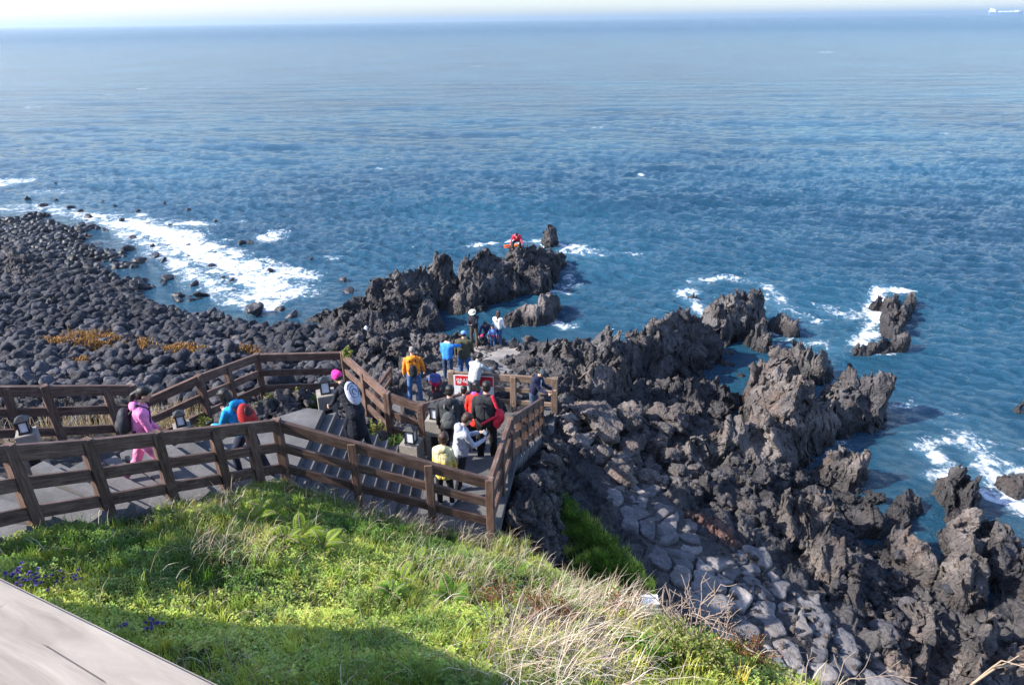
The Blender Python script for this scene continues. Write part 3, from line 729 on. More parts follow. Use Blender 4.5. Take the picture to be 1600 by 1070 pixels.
# ================================================================ walkway, fences, lanterns
def wood_material(name, a, b, c, rough=.75):
    m = material(name, b, rough, .25); t = NT(m)
    tc = t.n('TexCoord'); mp = t.n('Mapping'); t.l(tc.outputs['UV'], mp.inputs[0]); mp.inputs['Scale'].default_value = (1.2, 14, 14)
    g = t.noise(mp.outputs[0], 2.2, 6, .65, .6)
    col = t.ramp(g, [(.28, a), (.52, b), (.78, c)])
    oi = t.n('ObjectInfo'); col = t.mix(1., col, t.ramp(oi.outputs['Random'], [(0, .78), (.5, 1.), (1, 1.22)]), 'MULTIPLY')
    dirt = t.noise(t.geo(), 4, 5, .65); col = t.mix(t.ramp(dirt, [(.5, 0.), (.75, .55)]), col, c)
    t.base(col); t.normal(t.bump(g, .5, .012)); return m
M['wood'] = wood_material('dark_brown_wood', (.042,.025,.019), (.115,.069,.053), (.25,.17,.135))
M['wood_pale'] = wood_material('weathered_tan_wood', (.09,.06,.042), (.19,.13,.095), (.33,.25,.19))
def conc(name, col, k=1.):
    m = material(name, col, .9, .2); t = NT(m); p = t.geo()
    c = t.ramp(t.noise(p, 1.8, 6, .65), [(.3, tuple(x*.62 for x in col)), (.55, col), (.75, tuple(min(1, x*1.35) for x in col))])
    c = t.mix(t.ramp(t.noise(p, 26, 4, .6), [(.35, .35), (.6, 0.)]), c, tuple(x*.5 for x in col)); t.base(c)
    t.normal(t.bump(t.noise(p, 30, 5, .7), .5, .01*k)); return m
M['paving'] = conc('stone_paving', (.125,.12,.12)); M['concrete'] = conc('pedestal_stone', (.30,.27,.235)); M['footpath'] = conc('footpath_concrete', (.27,.245,.225), 3)

def beam(a, b, w_, h, name='rail', mat='wood', parent=None, bev=.006, roll=None):
    """rectangular timber from a to b (centre line), w_ horizontal thickness, h the other; own uv along the grain"""
    a = Vector(a); b = Vector(b); d = b-a; L = d.length; d.normalize()
    side = d.cross(Vector((0,0,1)))
    if side.length < .2: side = Vector(roll) if roll is not None else Vector((1,0,0)); side = side-d*side.dot(d)
    side.normalize(); up = side.cross(d)
    bm = bmesh.new(); bmesh.ops.create_cube(bm, size=1)
    for v in bm.verts:
        v.co = Vector((v.co.x*L, v.co.y*w_, v.co.z*h))
    bmesh.ops.bevel(bm, geom=bm.edges[:], offset=bev, segments=1, affect='EDGES')
    uv = bm.loops.layers.uv.new('UVMap'); ou = random.random()*50
    for f in bm.faces:
        n = f.normal
        for l in f.loops:
            c = l.vert.co; l[uv].uv = (c.x+ou, (c.z if abs(n.y) > .5 else c.y)+ou*.37)
    me = bpy.data.meshes.new(name); bm.to_mesh(me); bm.free(); me.materials.append(M[mat])
    o = bpy.data.objects.new(name, me); COL.objects.link(o)
    mt = Matrix((d, side, up)).transposed().to_4x4(); mt.translation = (a+b)/2
    if parent: o.parent = parent; mt.translation = mt.translation-parent.location
    o.matrix_local = mt
    return o
random.seed(4)
def fence(name, label, pts, posts, mat='wood', n_rails=3, H=1.13, drop=(0, .41, .80), rh=(.18,.15,.15), pw=.13, side=0, post_extra=.25, cap=True, group=None):
    """pts: list of top-of-rail world points; posts: list of (segment, t)"""
    root = thing(name, label, 'fence', tuple(pts[0]-Vector((0,0,H))), group=group)
    for i, (a, b) in enumerate(zip(pts[:-1], pts[1:])):
        d = (b-a).normalized(); nrm = Vector((-d.y, d.x, 0)).normalized()
        for k in range(n_rails):
            h = rh[k]; off = Vector((0,0,-drop[k]-h/2))
            e = .004*((i+k) % 3)
            ca = a+off-d*(.03+e); cb = b+off+d*(.03+e)
            beam(ca+nrm*side*.07, cb+nrm*side*.07, .085 if k == 0 else .06, h, 'rail', mat, root)
    done = set()
    for s, t in posts:
        a, b = pts[s], pts[s+1]; p = a+(b-a)*t; key = (round(p.x, 2), round(p.y, 2))
        if key in done: continue
        done.add(key); d = (b-a); d.z = 0; d.normalize()
        corner = t in (0, 1)
        beam(p+Vector((0,0,.012 if corner else -.03)), p-Vector((0,0,H+post_extra)), pw, pw, 'post', mat, root, .008, roll=d)
    return root
FP = {'m2': W(-330,745,10.3), 'm1': W(-130,712,9.75), 'f0': W(10,697,9.28), 'f130': W(133,688,8.86), 'f240': W(242,676,8.5), 'f430': W(431,656,7.85), 'A': W(765,748,6.6), 'B': W(797,653,6.38), 'C': W(846,622,4.22)}
fp = [FP[k] for k in ('m2','m1','f0','f130','f240','f430','A','B','C')]
fence('timber_fence', 'long brown timber fence between grass slope and stairs, turning above the cliff', fp,
      [(0,0),(1,0),(2,0),(3,0),(4,0),(4,.44),(4,.74),(5,0),(5,.34),(5,.70),(6,0),(6,.5),(7,0),(7,.22),(7,.42),(7,.62),(7,.82),(7,1)])
bp = [W(-330,640,8.6), W(-60,604,8.25), W(68,603,7.95), W(205,602,7.45), W(310,586,7.0), W(400,553,6.55), W(535,550,6.4), W(604,613,6.45), W(657,632,6.25), W(730,612,4.5)]
bp2 = bp[:4]
fence('timber_fence', 'brown timber rail fence on the far left of the stairs with dry reeds behind it', bp2, [(0,0),(0,.5),(1,0),(1,.5),(2,0),(2,.68),(2,1)])
fence('timber_fence', 'brown timber fence round the planted bed, running down to the lower stairs', bp[4:] if False else [W(215,628,6.85)]+bp[4:], [(0,0),(0,.5),(1,.55),(2,0),(3,0),(4,0),(4,.5),(5,0),(5,1),(6,.5),(6,1)][:0]+[(0,0.02),(1,0),(1,.45),(2,0),(3,0),(3,.5),(4,0),(5,0),(5,.35),(5,1)])
sf = fence('timber_fence', 'pale tan timber fence with the red sign at the far edge of the lower landing', [W(705,580,4.2), W(833,588,4.2), W(867,591,4.2)], [(0,0),(0,.76),(1,0),(1,1)][:2]+[(1,1)], mat='wood_pale', rh=(.2,.13,.13), pw=.17)
hf = fence('handrail', 'short stepped timber handrail left of the man in orange', [W(588,604,4.3), W(609,574,4.05)], [(0,0),(0,1)], n_rails=2, H=.9, rh=(.12,.1,.1), drop=(0,.33,.7), pw=.1)

def slab_poly(P, ztop, zbot, mat='paving', name='walkway'):
    n = len(P); V = [(x, y, ztop) for x, y in P]+[(x, y, zbot) for x, y in P]
    return V, [list(range(n)), list(range(2*n-1, n-1, -1))]+[[i, i+n, (i+1) % n+n, (i+1) % n][::1] for i in range(n)]
class Mesher:
    def __init__(s): s.V = []; s.F = []
    def prism(s, P, zt, zb):
        V, F = slab_poly(P, zt, zb); k = len(s.V); s.V += V; s.F += [[i+k for i in f] for f in F]
    def build(s, name, mat, parent=None, bev=0):
        me = bpy.data.meshes.new(name); me.from_pydata([tuple(v) for v in s.V], [], s.F)
        bm = bmesh.new(); bm.from_mesh(me); bmesh.ops.recalc_face_normals(bm, faces=bm.faces)
        if bev: bmesh.ops.bevel(bm, geom=[e for e in bm.edges if len(e.link_faces) == 2 and e.calc_face_angle(0) > .5], offset=bev, segments=2, affect='EDGES')
        bm.to_mesh(me); bm.free(); me.materials.append(M[mat])
        o = bpy.data.objects.new(name, me); COL.objects.link(o)
        if parent: o.parent = parent
        return o
wk = Mesher()
# upper flight, parallel to the left run of the front fence
a0 = FP['m2'].xy; a1 = FP['f430'].xy
def lerp(a, b, t): return a+(b-a)*t
frontL = [FP[k] for k in ('m2','m1','f0','f130','f240','f430')]
N = 30
def along(pts, t):
    seg = [ (pts[i+1]-pts[i]).xy.length for i in range(len(pts)-1)]; s = t*sum(seg)
    for i, L in enumerate(seg):
        if s <= L or i == len(seg)-1: return pts[i]+(pts[i+1]-pts[i])*min(1, s/L)
        s -= L
for i in range(N):
    p = along(frontL, i/N); q = along(frontL, (i+1)/N)
    d = (q-p).xy.normalized(); nn = Vector((-d.y, d.x)); e = -.12
    zt = p.z-1.13
    zt = 6.72+max(0, round((zt-6.72)/.15))*.15
    w_ = 1.95
    wk.prism([tuple(p.xy+nn*e), tuple(q.xy+nn*e+d*.02), tuple(q.xy+nn*w_+d*.02), tuple(p.xy+nn*w_)][::-1], zt-.0005*i, zt-1.0)
f4 = FP['f430'].xy; A_ = FP['A'].xy
wk.prism([(f4.x-.05, f4.y-.12), (f4.x+.05, f4.y-.1), (f4.x+.05, 11.1), (f4.x-.3, 11.2), (-4.95, 10.5), (-5.2, 9.9)], 6.705, 5.0)
ns = 10; xs0 = f4.x+.05; xs1 = -1.68
for i in range(ns):
    x0 = xs0+(xs1-xs0)*i/ns; x1 = xs0+(xs1-xs0)*(i+1)/ns
    zt = 6.705-(i+1)*(6.705-5.45)/ns
    wk.prism([(x0, f4.y-.12+(x0-f4.x)*.1), (x1+.01, f4.y-.12+(x1-f4.x)*.1), (x1+.01, 11.25), (x0, 11.15)], zt, 4.6)
wk.prism([(xs1, 9.05), (A_.x+.12, 9.0), (A_.x+.46, 11.3), (-2.0, 11.35), (-2.0, 12.1), (xs1-.3, 12.1), (xs1-.3, 11.0)][:0] or [(xs1, 8.98), (A_.x+.1, 8.98), (.08, 11.35), (-1.95, 11.35)], 5.445, 5.3)
ns = 14
for i in range(ns):
    y0 = 11.3+4.5*i/ns; y1 = 11.3+4.5*(i+1)/ns; zt = 5.445-(i+1)*(5.445-3.1)/ns
    xr0 = .0+.82*i/ns; xl0 = -1.9+.55*i/ns
    wk.prism([(xl0, y0), (xr0+.05, y0), (xr0+.11, y1+.01), (xl0+.04, y1+.01)], zt, zt-.22)
wk.prism([(-1.5, 15.7), (1.05, 15.7), (1.3, 17.1), (-1.9, 17.6), (-3.6, 18.3), (-3.5, 16.6), (-2.3, 15.9)], 3.095, 2.0)
wkway = wk.build('walkway', 'paving', bev=.012); tag(wkway, kind='structure')
# lower footpath (cast concrete ramp down to the rock platform)
def strip(name, C, mat, kind='structure', thick=.35, seed=0):
    P = [(W(a, b, z), w_) for a, b, z, w_ in C]; V = []; n = 26; m = 14
    pts = []
    for i in range(n+1):
        s = i/n*(len(P)-1); k = min(int(s), len(P)-2); t = s-k
        pts.append((P[k][0].lerp(P[k+1][0], t), P[k][1]*(1-t)+P[k+1][1]*t))
    for i, (p, w_) in enumerate(pts):
        d = (pts[min(i+1, n)][0]-pts[max(i-1, 0)][0]).xy.normalized(); nn = Vector((-d.y, d.x))
        for j in range(m+1):
            u = j/m*2-1; jit = vnoise([[i*.9, j*.0+seed+(1 if u > 0 else 9), 0]], 3)[0]*.25*(abs(u) > .99)
            q = p.xy+nn*(u*(w_/2+jit)); dz = -thick if abs(u) > .99 else (0 if abs(u) < .8 else -.05)
            V.append((q.x, q.y, p.z+dz+vnoise([[q.x*1.5, q.y*1.5, 0]], 4)[0]*.04))
    idx = np.arange((n+1)*(m+1)).reshape(n+1, m+1)
    F = np.stack([idx[:-1,:-1], idx[:-1,1:], idx[1:,1:], idx[1:,:-1]], -1).reshape(-1,4)
    o = mesh_np(name, V, F, M[mat]); tag(o, kind=kind); return o
strip('footpath', [(640,628,3.0,2.0),(672,606,2.9,1.9),(706,590,2.5,2.0),(752,580,2.0,2.3),(788,568,1.45,2.2),(794,556,1.05,2.2),(775,545,.75,3.0),(765,538,.62,2.6)], 'footpath', seed=3)

M['black_metal'] = material('black_metal', (.015,.015,.018), .45, .5)
M['lamp_glass'] = material('frosted_glass', (.78,.80,.84), .4, .5)
M['niche'] = material('dark_niche', (.03,.03,.033), .8, .3)
def box(bmm, x0, x1, y0, y1, z0, z1):
    vs = [bmm.verts.new((x, y, z)) for x in (x0, x1) for y in (y0, y1) for z in (z0, z1)]
    for f in ((0,1,3,2),(4,6,7,5),(0,4,5,1),(2,3,7,6),(0,2,6,4),(1,5,7,3)): bmm.faces.new([vs[i] for i in f])
def bobj(name, fn, mat, parent=None, bev=0, smooth=False):
    bm = bmesh.new(); fn(bm)
    bmesh.ops.recalc_face_normals(bm, faces=bm.faces)
    if bev: bmesh.ops.bevel(bm, geom=bm.edges[:], offset=bev, segments=2, affect='EDGES')
    me = bpy.data.meshes.new(name); bm.to_mesh(me); bm.free(); me.materials.append(M[mat] if isinstance(mat, str) else mat)
    if smooth:
        for p in me.polygons: p.use_smooth = True
    o = bpy.data.objects.new(name, me); COL.objects.link(o)
    if parent: o.parent = parent
    return o
def lantern(label, px, py, z, h, rz, s=1.0):
    """px,py: foot of the pedestal front; h pedestal height"""
    p = W(px, py, z); root = thing('lantern_pedestal', label, 'lantern', tuple(p), rz, 'stone pedestal lanterns along the walkway')
    a = .185*s
    def ped(bm):
        box(bm, -a, -.075, -a, a, -.15, h*.62); box(bm, .075, a, -a, a, -.15, h*.62)
        box(bm, -.075, .075, -a+.09, a, -.15, h*.62); box(bm, -a, a, -a, a, h*.62+.0005, h)
    bobj('pedestal', ped, 'concrete', root, .008)
    bobj('niche', lambda bm: box(bm, -.073, .073, -a+.082, -a+.088, 0, h*.615), 'niche', root)
    L = bpy.data.objects.new('lantern', None)
    b = .085*s; H = .27*s
    def frame(bm):
        box(bm, -b-.02, b+.02, -b-.02, b+.02, h, h+.025)
        for sx in (-1, 1):
            for sy in (-1, 1): box(bm, sx*b-.011, sx*b+.011, sy*b-.011, sy*b+.011, h+.025, h+H)
        box(bm, -b-.03, b+.03, -b-.03, b+.03, h+H, h+H+.02)
    fr = bobj('lamp_frame', frame, 'black_metal', root)
    def cap_(bm):
        t = .03*s; q = b+.03
        vs = [bm.verts.new(v) for v in ((-q,-q,h+H+.02),(q,-q,h+H+.02),(q,q,h+H+.02),(-q,q,h+H+.02),(-t,-t,h+H+.085),(t,-t,h+H+.085),(t,t,h+H+.085),(-t,t,h+H+.085))]
        for f in ((3,2,1,0),(4,5,6,7),(0,1,5,4),(1,2,6,5),(2,3,7,6),(3,0,4,7)): bm.faces.new([vs[i] for i in f])
    bobj('lamp_roof', cap_, 'black_metal', root)
    bobj('lamp_pane', lambda bm: box(bm, -b+.004, b-.004, -b+.004, b-.004, h+.026, h+H-.002), 'lamp_glass', root)
    return root
bpy.data.objects.remove(bpy.data.objects.new('tmp', None))
lantern('black lantern on a stone pedestal behind the front fence at the left edge', 62, 733, 7.3, .66, .5, .7)
lantern('black lantern on a stone pedestal just right of the woman in pink', 296, 712, 6.65, .62, .5, .72)
lantern('black lantern on the sunlit stone pedestal with a niche, beside the pink hat', 517, 668, 5.9, .82, .35, .95)
lantern('black lantern on a shaded stone pedestal at the head of the lower stairs', 646, 726, 5.4, .55, -.25)
lantern('black lantern on a pedestal behind the child in yellow, against the fence', 685, 712, 5.4, .9, -.2, .95)

# stone retaining wall under the corner of the fence
r_ = rng(55)
wallpts = [(-.25,9.35,4.9),(.05,10.4,4.9),(.25,11.4,4.6),(.5,12.6,4.1),(.75,13.8,3.5),(.95,15.0,3.0)]
def wall_stone(x, y, z, s, mesh):
    o = bpy.data.objects.new('wall_stone', mesh); COL.objects.link(o); o.location = (x, y, z); o.scale = s; o.rotation_euler = (r_.normal()*.4, r_.normal()*.4, r_.random()*6)
    tag(o, 'dark rough stone set in the retaining face under the corner fence', 'rock', 'stones of the retaining face under the fence')
for i in range(230):
    t = r_.random()*(len(wallpts)-1.001); k = int(t); a, b = np.array(wallpts[k]), np.array(wallpts[k+1]); c = a+(b-a)*(t-k)
    dz = r_.random()*2.6; s = .14+.2*r_.random()
    wall_stone(c[0]+.16+dz*.24, c[1]-.05, c[2]+.38-dz, (s*1.2, s, s), CRAG[r_.integers(16)] if r_.random() < .7 else CRAGB[r_.integers(6)])
# rocks of the planted bed
for i in range(46):
    x = r_.uniform(-5.6, -2.6); y = 12.0+r_.random()*1.9-(x+4)*.1*0; s = .12+.2*r_.random()
    if x > -3.3: y -= .3
    o = bpy.data.objects.new('bed_rock', CRAG[r_.integers(16)]); COL.objects.link(o); o.location = (x, y, float(ledge_f(np.array([x]), np.array([y]))[0])+.02); o.scale = (s*1.2, s, s*.8); o.rotation_euler = (0,0,r_.random()*6)
    tag(o, 'dark lava rock in the planted bed behind the stairs', 'rock', 'lava rocks of the planted bed')
# ---------------------------------------------------------------- red sign on the tan fence
M['sign_red'] = material('sign_red', (.62,.02,.03), .45, .4); M['white'] = material('white_paint', (.8,.8,.8), .5, .4); M['red_text'] = material('red_lettering', (.6,.03,.04), .5, .4)
s0 = W(709,583,4.12); s1 = W(772,586,4.12); sd = (s1-s0).normalized(); sn = Vector((sd.y, -sd.x, 0)).normalized()
sroot = thing('warning_sign', 'red and white sign with white Korean lettering hung on the tan fence', 'sign', tuple(s0+sn*.115))
sroot.rotation_euler = (0, 0, atan2(sd.y, sd.x)); LW = (s1-s0).length
bobj('sign_board', lambda bm: box(bm, 0, LW, -.012, .0, -.62, .02), 'white', sroot, .002)
bobj('sign_banner', lambda bm: box(bm, .06, LW-.02, -.019, -.0125, -.31, 0.0), 'sign_red', sroot)
def text(s, x, z, size, mat, parent, name, y=-.0225):
    cu = bpy.data.curves.new(name, 'FONT'); cu.body = s; cu.size = size; cu.extrude = .002; cu.offset = .004
    o = bpy.data.objects.new('tmp', cu); COL.objects.link(o)
    dg = bpy.context.evaluated_depsgraph_get(); me = bpy.data.meshes.new_from_object(o.evaluated_get(dg)); bpy.data.objects.remove(o)
    me.materials.clear(); me.materials.append(M[mat])
    t = bpy.data.objects.new(name, me); COL.objects.link(t); t.parent = parent; t.location = (x, y, z); t.rotation_euler = (pi/2, 0, 0); return t
text('양식장', .09, -.24, .19, 'white', sroot, 'sign_lettering')
# ---------------------------------------------------------------- near rail of the viewing deck
M['deck_wood'] = None
dm = material('pale_deck_wood', (.56,.50,.44), .8, .25); t = NT(dm); tc = t.n('TexCoord'); mp = t.n('Mapping'); t.l(tc.outputs['Object'], mp.inputs[0]); mp.inputs['Scale'].default_value = (1.2, 9, 9)
g = t.noise(mp.outputs[0], 2.5, 6, .6, .8); g2 = t.noise(mp.outputs[0], .8, 3, .5, .3)
cc = t.ramp(g, [(.3, (.20,.17,.14)), (.5, (.29,.25,.21)), (.75, (.37,.32,.27))])
mpc = t.n('Mapping'); t.l(tc.outputs['Object'], mpc.inputs[0]); mpc.inputs['Scale'].default_value = (1.6, 9, 1)
cr = t.voro(mpc.outputs[0], .55, 'DISTANCE_TO_EDGE', 1)
nz = t.noise(tc.outputs['Object'], 3.0, 3, .5)
crf = t.math('MULTIPLY', t.ramp(cr, [(.0, 1.), (.007, 0.)]), t.ramp(nz, [(.58, 0.), (.62, 1.)]))
cc = t.mix(crf, cc, (.05,.04,.035)); t.base(cc); t.normal(t.bump(t.math('SUBTRACT', g, t.math('MULTIPLY', crf, 3)), .35, .004)); M['deck_wood'] = dm
e0 = W(-60, 870, 12.24); e1 = W(352, 1071, 12.24); ed = (e1-e0).normalized(); en = Vector((ed.y, -ed.x, 0)); en = en if en.y < 0 else -en
deck = thing('deck_railing', 'wide pale weathered timber handrail cap of the viewing deck in the near left corner', 'handrail', tuple(e0-ed*.8-Vector((0,0,1.05))))
def rail_obj(name, s0_, s1_, w0, w1, z0, z1, bev):
    bm = bmesh.new(); box(bm, s0_, s1_, -w1, -w0, z0, z1); bmesh.ops.recalc_face_normals(bm, faces=bm.faces)
    bmesh.ops.bevel(bm, geom=bm.edges[:], offset=bev, segments=3, affect='EDGES')
    me = bpy.data.meshes.new(name); bm.to_mesh(me); bm.free(); me.materials.append(dm)
    o = bpy.data.objects.new(name, me); COL.objects.link(o); o.parent = deck
    mt = Matrix((ed, -en, Vector((0,0,1)))).transposed().to_4x4()
    mt.translation = e0-deck.location; o.matrix_local = mt
    return o
if (ed.cross(en)).z < 0: pass
rail_obj('handrail_cap', -6, 2.2, 0, .45, -.09, 0, .008)
rail_obj('shade_panel', -6, 2.2, .13, .17, -3.2, -.12, .006)  # unseen solid board added under the cap so the deck shadow falls unbroken
for s in (-5.2, -3.8, -2.4, -1.0, .4, 1.8): rail_obj('post', s, s+.14, .175, .3, -1.6, -.092, .008)
# ================================================================ vegetation
def leaf_material(name, sat=1., trans=.35, rough=.55):
    m = material(name, (.1,.2,.03), rough, .3); t = NT(m)
    c = t.attr('tint', 'Color'); t.base(c)
    tr = t.n('BsdfTranslucent'); t.l(t.mix(1., c, (1.25,1.2,.55), 'MULTIPLY'), tr.inputs[0])
    mx = t.n('MixShader'); mx.inputs[0].default_value = trans
    out = t.t.nodes['Material Output']; t.l(t.b.outputs[0], mx.inputs[1]); t.l(tr.outputs[0], mx.inputs[2]); t.l(mx.outputs[0], out.inputs[0])
    return m
M['leaf'] = leaf_material('leaf'); M['straw'] = leaf_material('straw', trans=.15, rough=.7); M['twig'] = material('bare_twig', (.30,.23,.185), .85, .2); M['twig_pale'] = material('pale_twig', (.36,.27,.19), .8, .2)
def pal(cols, n, r, var=.25):
    C = np.array(cols)[r.integers(len(cols), size=n)]; C = C*(1+var*r.normal(size=(n,1))).clip(.45,1.7)*(1+.06*r.normal(size=(n,3))); return np.clip(C, .004, .9)
def blades(P, h, w_, az, lean, col, r, curl=1.6):
    """P (n,3) roots, h heights, w_ widths, az lean azimuth, lean 0..1.5 (rad at the tip)"""
    n = len(P); lv = 4; V = np.zeros((n, 7, 3)); C = np.zeros((n, 7, 4)); C[...,3] = 1
    D = np.stack([np.cos(az), np.sin(az), 0*az], -1); Sd = np.stack([-np.sin(az+.4*r.normal(size=n)), np.cos(az), 0*az], -1)
    p = P.copy(); seg = h/3
    for i in range(4):
        ww = w_*(1, .85, .55, 0)[i]
        if i < 3: V[:,2*i] = p-Sd*ww[:,None]/2; V[:,2*i+1] = p+Sd*ww[:,None]/2
        else: V[:,6] = p
        a = lean*((i+.5)/3)**curl
        p = p+(D*np.sin(a)[:,None]+np.array([0,0,1])*np.cos(a)[:,None])*seg[:,None]
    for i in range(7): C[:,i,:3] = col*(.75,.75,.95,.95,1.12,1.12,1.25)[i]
    b = np.arange(n)*7
    q = np.concatenate([np.stack([b, b+1, b+3, b+2], -1), np.stack([b+2, b+3, b+5, b+4], -1)]); t3 = np.stack([b+4, b+5, b+6], -1)
    return V.reshape(-1,3), [q, t3], C.reshape(-1,4)
def diamonds(P, D, N, L, Wd, col):
    """leaves: base P, direction D, normal N"""
    S = np.cross(D, N); S /= np.linalg.norm(S, axis=1, keepdims=True)+1e-9; n = len(P)
    V = np.stack([P, P+D*(L*.5)[:,None]+S*(Wd/2)[:,None]+N*(L*.06)[:,None], P+D*L[:,None]-N*(L*.08)[:,None], P+D*(L*.5)[:,None]-S*(Wd/2)[:,None]+N*(L*.06)[:,None]], 1)
    C = np.concatenate([np.repeat(col[:,None], 4, 1), np.ones((n,4,1))], -1)
    b = np.arange(n)*4
    return V.reshape(-1,3), [np.stack([b, b+1, b+2], -1), np.stack([b, b+2, b+3], -1)], C.reshape(-1,4)
def join(parts):
    Vs, Cs, F3, F4, n = [], [], [], [], 0
    for V, F, C in parts:
        Vs.append(V); Cs.append(C)
        for f in F: (F4 if f.shape[1] == 4 else F3).append(f+n)
        n += len(V)
    L = []
    if F3: L.append(np.concatenate(F3))
    if F4: L.append(np.concatenate(F4))
    return np.concatenate(Vs), L, np.concatenate(Cs)
def vproj(P):
    d = P-np.array(CAMP); z = d@np.array(fwd); return 800+FPX*(d@np.array(R_))/z, 535-FPX*(d@np.array(U_))/z, z
r = rng(12)
def hill_pts(n, keep=None, edge=.25):
    X = r.uniform(-5.6, 4.2, n*3); Y = r.uniform(.6, 9.2, n*3)
    s = sdf_poly(X, Y, HILLP) < edge; X, Y = X[s], Y[s]
    Z = ground_zs(X, Y); P = np.stack([X, Y, Z], -1); px, py, d = vproj(P)
    k = (px > -120) & (px < 1400) & (py < 1180) & (d > .3)
    P, px, py = P[k], px[k], py[k]
    if keep is not None:
        pr = keep(px, py, P); q = r.random(len(P)) < pr; P, px, py = P[q], px[q], py[q]
    return P[:n], px[:n], py[:n]
def zone(px, py, L):
    m_ = np.zeros(len(px))
    for cx, cy, rx, ry, s in L: m_ = np.maximum(m_, s*np.clip(1.6-((px-cx)/rx)**2-((py-cy)/ry)**2, 0, 1))
    return m_
DRY = [(890,1020,120,75,1),(850,900,110,45,.6),(960,930,70,40,.5),(700,905,90,30,.8),(700,815,110,28,.9),(800,850,80,35,.95),(520,765,70,22,.85),(370,860,80,30,.65),(330,790,110,22,.4),(600,800,90,25,.6),(930,985,110,60,.8)]
RED = [(800,945,60,38,1),(850,975,50,30,1),(960,950,50,26,1),(1160,1060,40,25,.9)]
patch_n = lambda P, s=1.1, k=1: fbm(P*s, 3, k)
def greencol(P, n_):
    v = patch_n(P, .9, 6); v2 = patch_n(P, 2.6, 7)
    a = np.array([.085,.17,.02]); b = np.array([.46,.50,.10]); c = np.array([.18,.23,.08])
    t = np.clip(.5+v*1.3, 0, 1)[:,None]; u_ = np.clip(.4+v2*1.2, 0, 1)[:,None]
    C = (a*(1-t)+b*t)*(1-u_*.4)+c*u_*.4
    return np.clip(C*(1+.22*r.normal(size=(n_,1)))*(1+.08*r.normal(size=(n_,3))), .004, .6)
# fine grass
P, px, py = hill_pts(150000, lambda a, b, P: (1-zone(a, b, DRY)*.75)*(1-zone(a, b, RED)*.9)*np.clip(.62+patch_n(P, 1.7, 3)*.9, .2, 1))
n = len(P)
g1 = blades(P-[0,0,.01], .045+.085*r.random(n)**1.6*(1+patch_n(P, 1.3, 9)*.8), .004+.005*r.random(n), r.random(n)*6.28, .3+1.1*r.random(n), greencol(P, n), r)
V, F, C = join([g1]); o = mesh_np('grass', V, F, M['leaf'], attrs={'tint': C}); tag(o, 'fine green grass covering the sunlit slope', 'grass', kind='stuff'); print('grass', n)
# small leafy herbs
P, px, py = hill_pts(30000, lambda a, b, P: (1-zone(a, b, DRY)*.8)*(1-zone(a, b, RED)*.8)*np.clip(.45-patch_n(P, 1.5, 13)*1.4, .05, 1))
n = len(P); parts = []
hh = .03+.085*r.random(n); base = greencol(P, n)*np.array([1.05,1.1,1.15])
for k in range(8):
    f = (k+1)/8; az = k*2.4+r.random(n)*6.28*0+r.random(n)*.8; el = .1+.7*f*r.random(n)
    D = np.stack([np.cos(az)*np.cos(el), np.sin(az)*np.cos(el), np.sin(el)], -1); N = np.stack([-np.cos(az)*np.sin(el), -np.sin(az)*np.sin(el), np.cos(el)], -1)
    L = (.020+.026*r.random(n))*(1.15-.45*f)
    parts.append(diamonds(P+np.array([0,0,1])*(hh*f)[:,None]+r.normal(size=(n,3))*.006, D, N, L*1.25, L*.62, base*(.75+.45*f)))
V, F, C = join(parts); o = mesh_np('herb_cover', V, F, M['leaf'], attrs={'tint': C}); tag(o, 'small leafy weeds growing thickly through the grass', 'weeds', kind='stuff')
# tufts of longer grass
P, px, py = hill_pts(900, lambda a, b, P: .35+zone(a, b, DRY)*.3)
nt_ = len(P); k = 26; Q = np.repeat(P, k, 0)+r.normal(size=(nt_*k, 3))*[.035,.035,0]; n = len(Q)
g = blades(Q, .10+.16*r.random(n), .005+.005*r.random(n), r.random(n)*6.28, .5+1.2*r.random(n), np.repeat(greencol(P, nt_)*1.15, k, 0), r)
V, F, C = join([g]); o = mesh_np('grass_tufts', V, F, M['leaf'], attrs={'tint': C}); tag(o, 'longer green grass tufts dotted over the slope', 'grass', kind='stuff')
# straw
TAN = [(.42,.34,.23),(.50,.42,.31),(.33,.25,.16),(.56,.49,.40),(.26,.19,.13)]
P, px, py = hill_pts(36000, lambda a, b, P: np.maximum(zone(a, b, DRY), .06)*np.clip(.55+patch_n(P, 2.2, 23)*1.6, .03, 1), edge=.35)
n = len(P); az = r.normal(size=n)*1.3-.9+patch_n(P, .8, 31)*3
g = blades(P, .10+.34*r.random(n)**1.5, .003+.005*r.random(n), az, 1.0+.8*r.random(n), pal(TAN, n, r), r, 1.)
V, F, C = join([g]); o = mesh_np('dry_grass', V, F, M['straw'], attrs={'tint': C}); tag(o, 'pale dry straw matted over the right side of the slope', 'dry grass', kind='stuff'); print('straw', n)
# long reed leaves lying in the lower right
P, px, py = hill_pts(9000, lambda a, b, P: zone(a, b, [(880,1040,110,60,1),(930,970,70,40,.5),(960,1060,60,40,.8)]), edge=.4)
n = len(P); az = r.normal(size=n)*1.1-1.0
g = blades(P+[0,0,.03], .22+.42*r.random(n), .004+.006*r.random(n), az, 1.15+.5*r.random(n), pal([(.36,.28,.20),(.46,.38,.30),(.26,.19,.13),(.52,.45,.38)], n, r), r, .6)
V, F, C = join([g]); o = mesh_np('reed_litter', V, F, M['straw'], attrs={'tint': C}); tag(o, 'long bleached reed leaves lying in a heap near the bottom edge', 'dry reeds', kind='stuff')
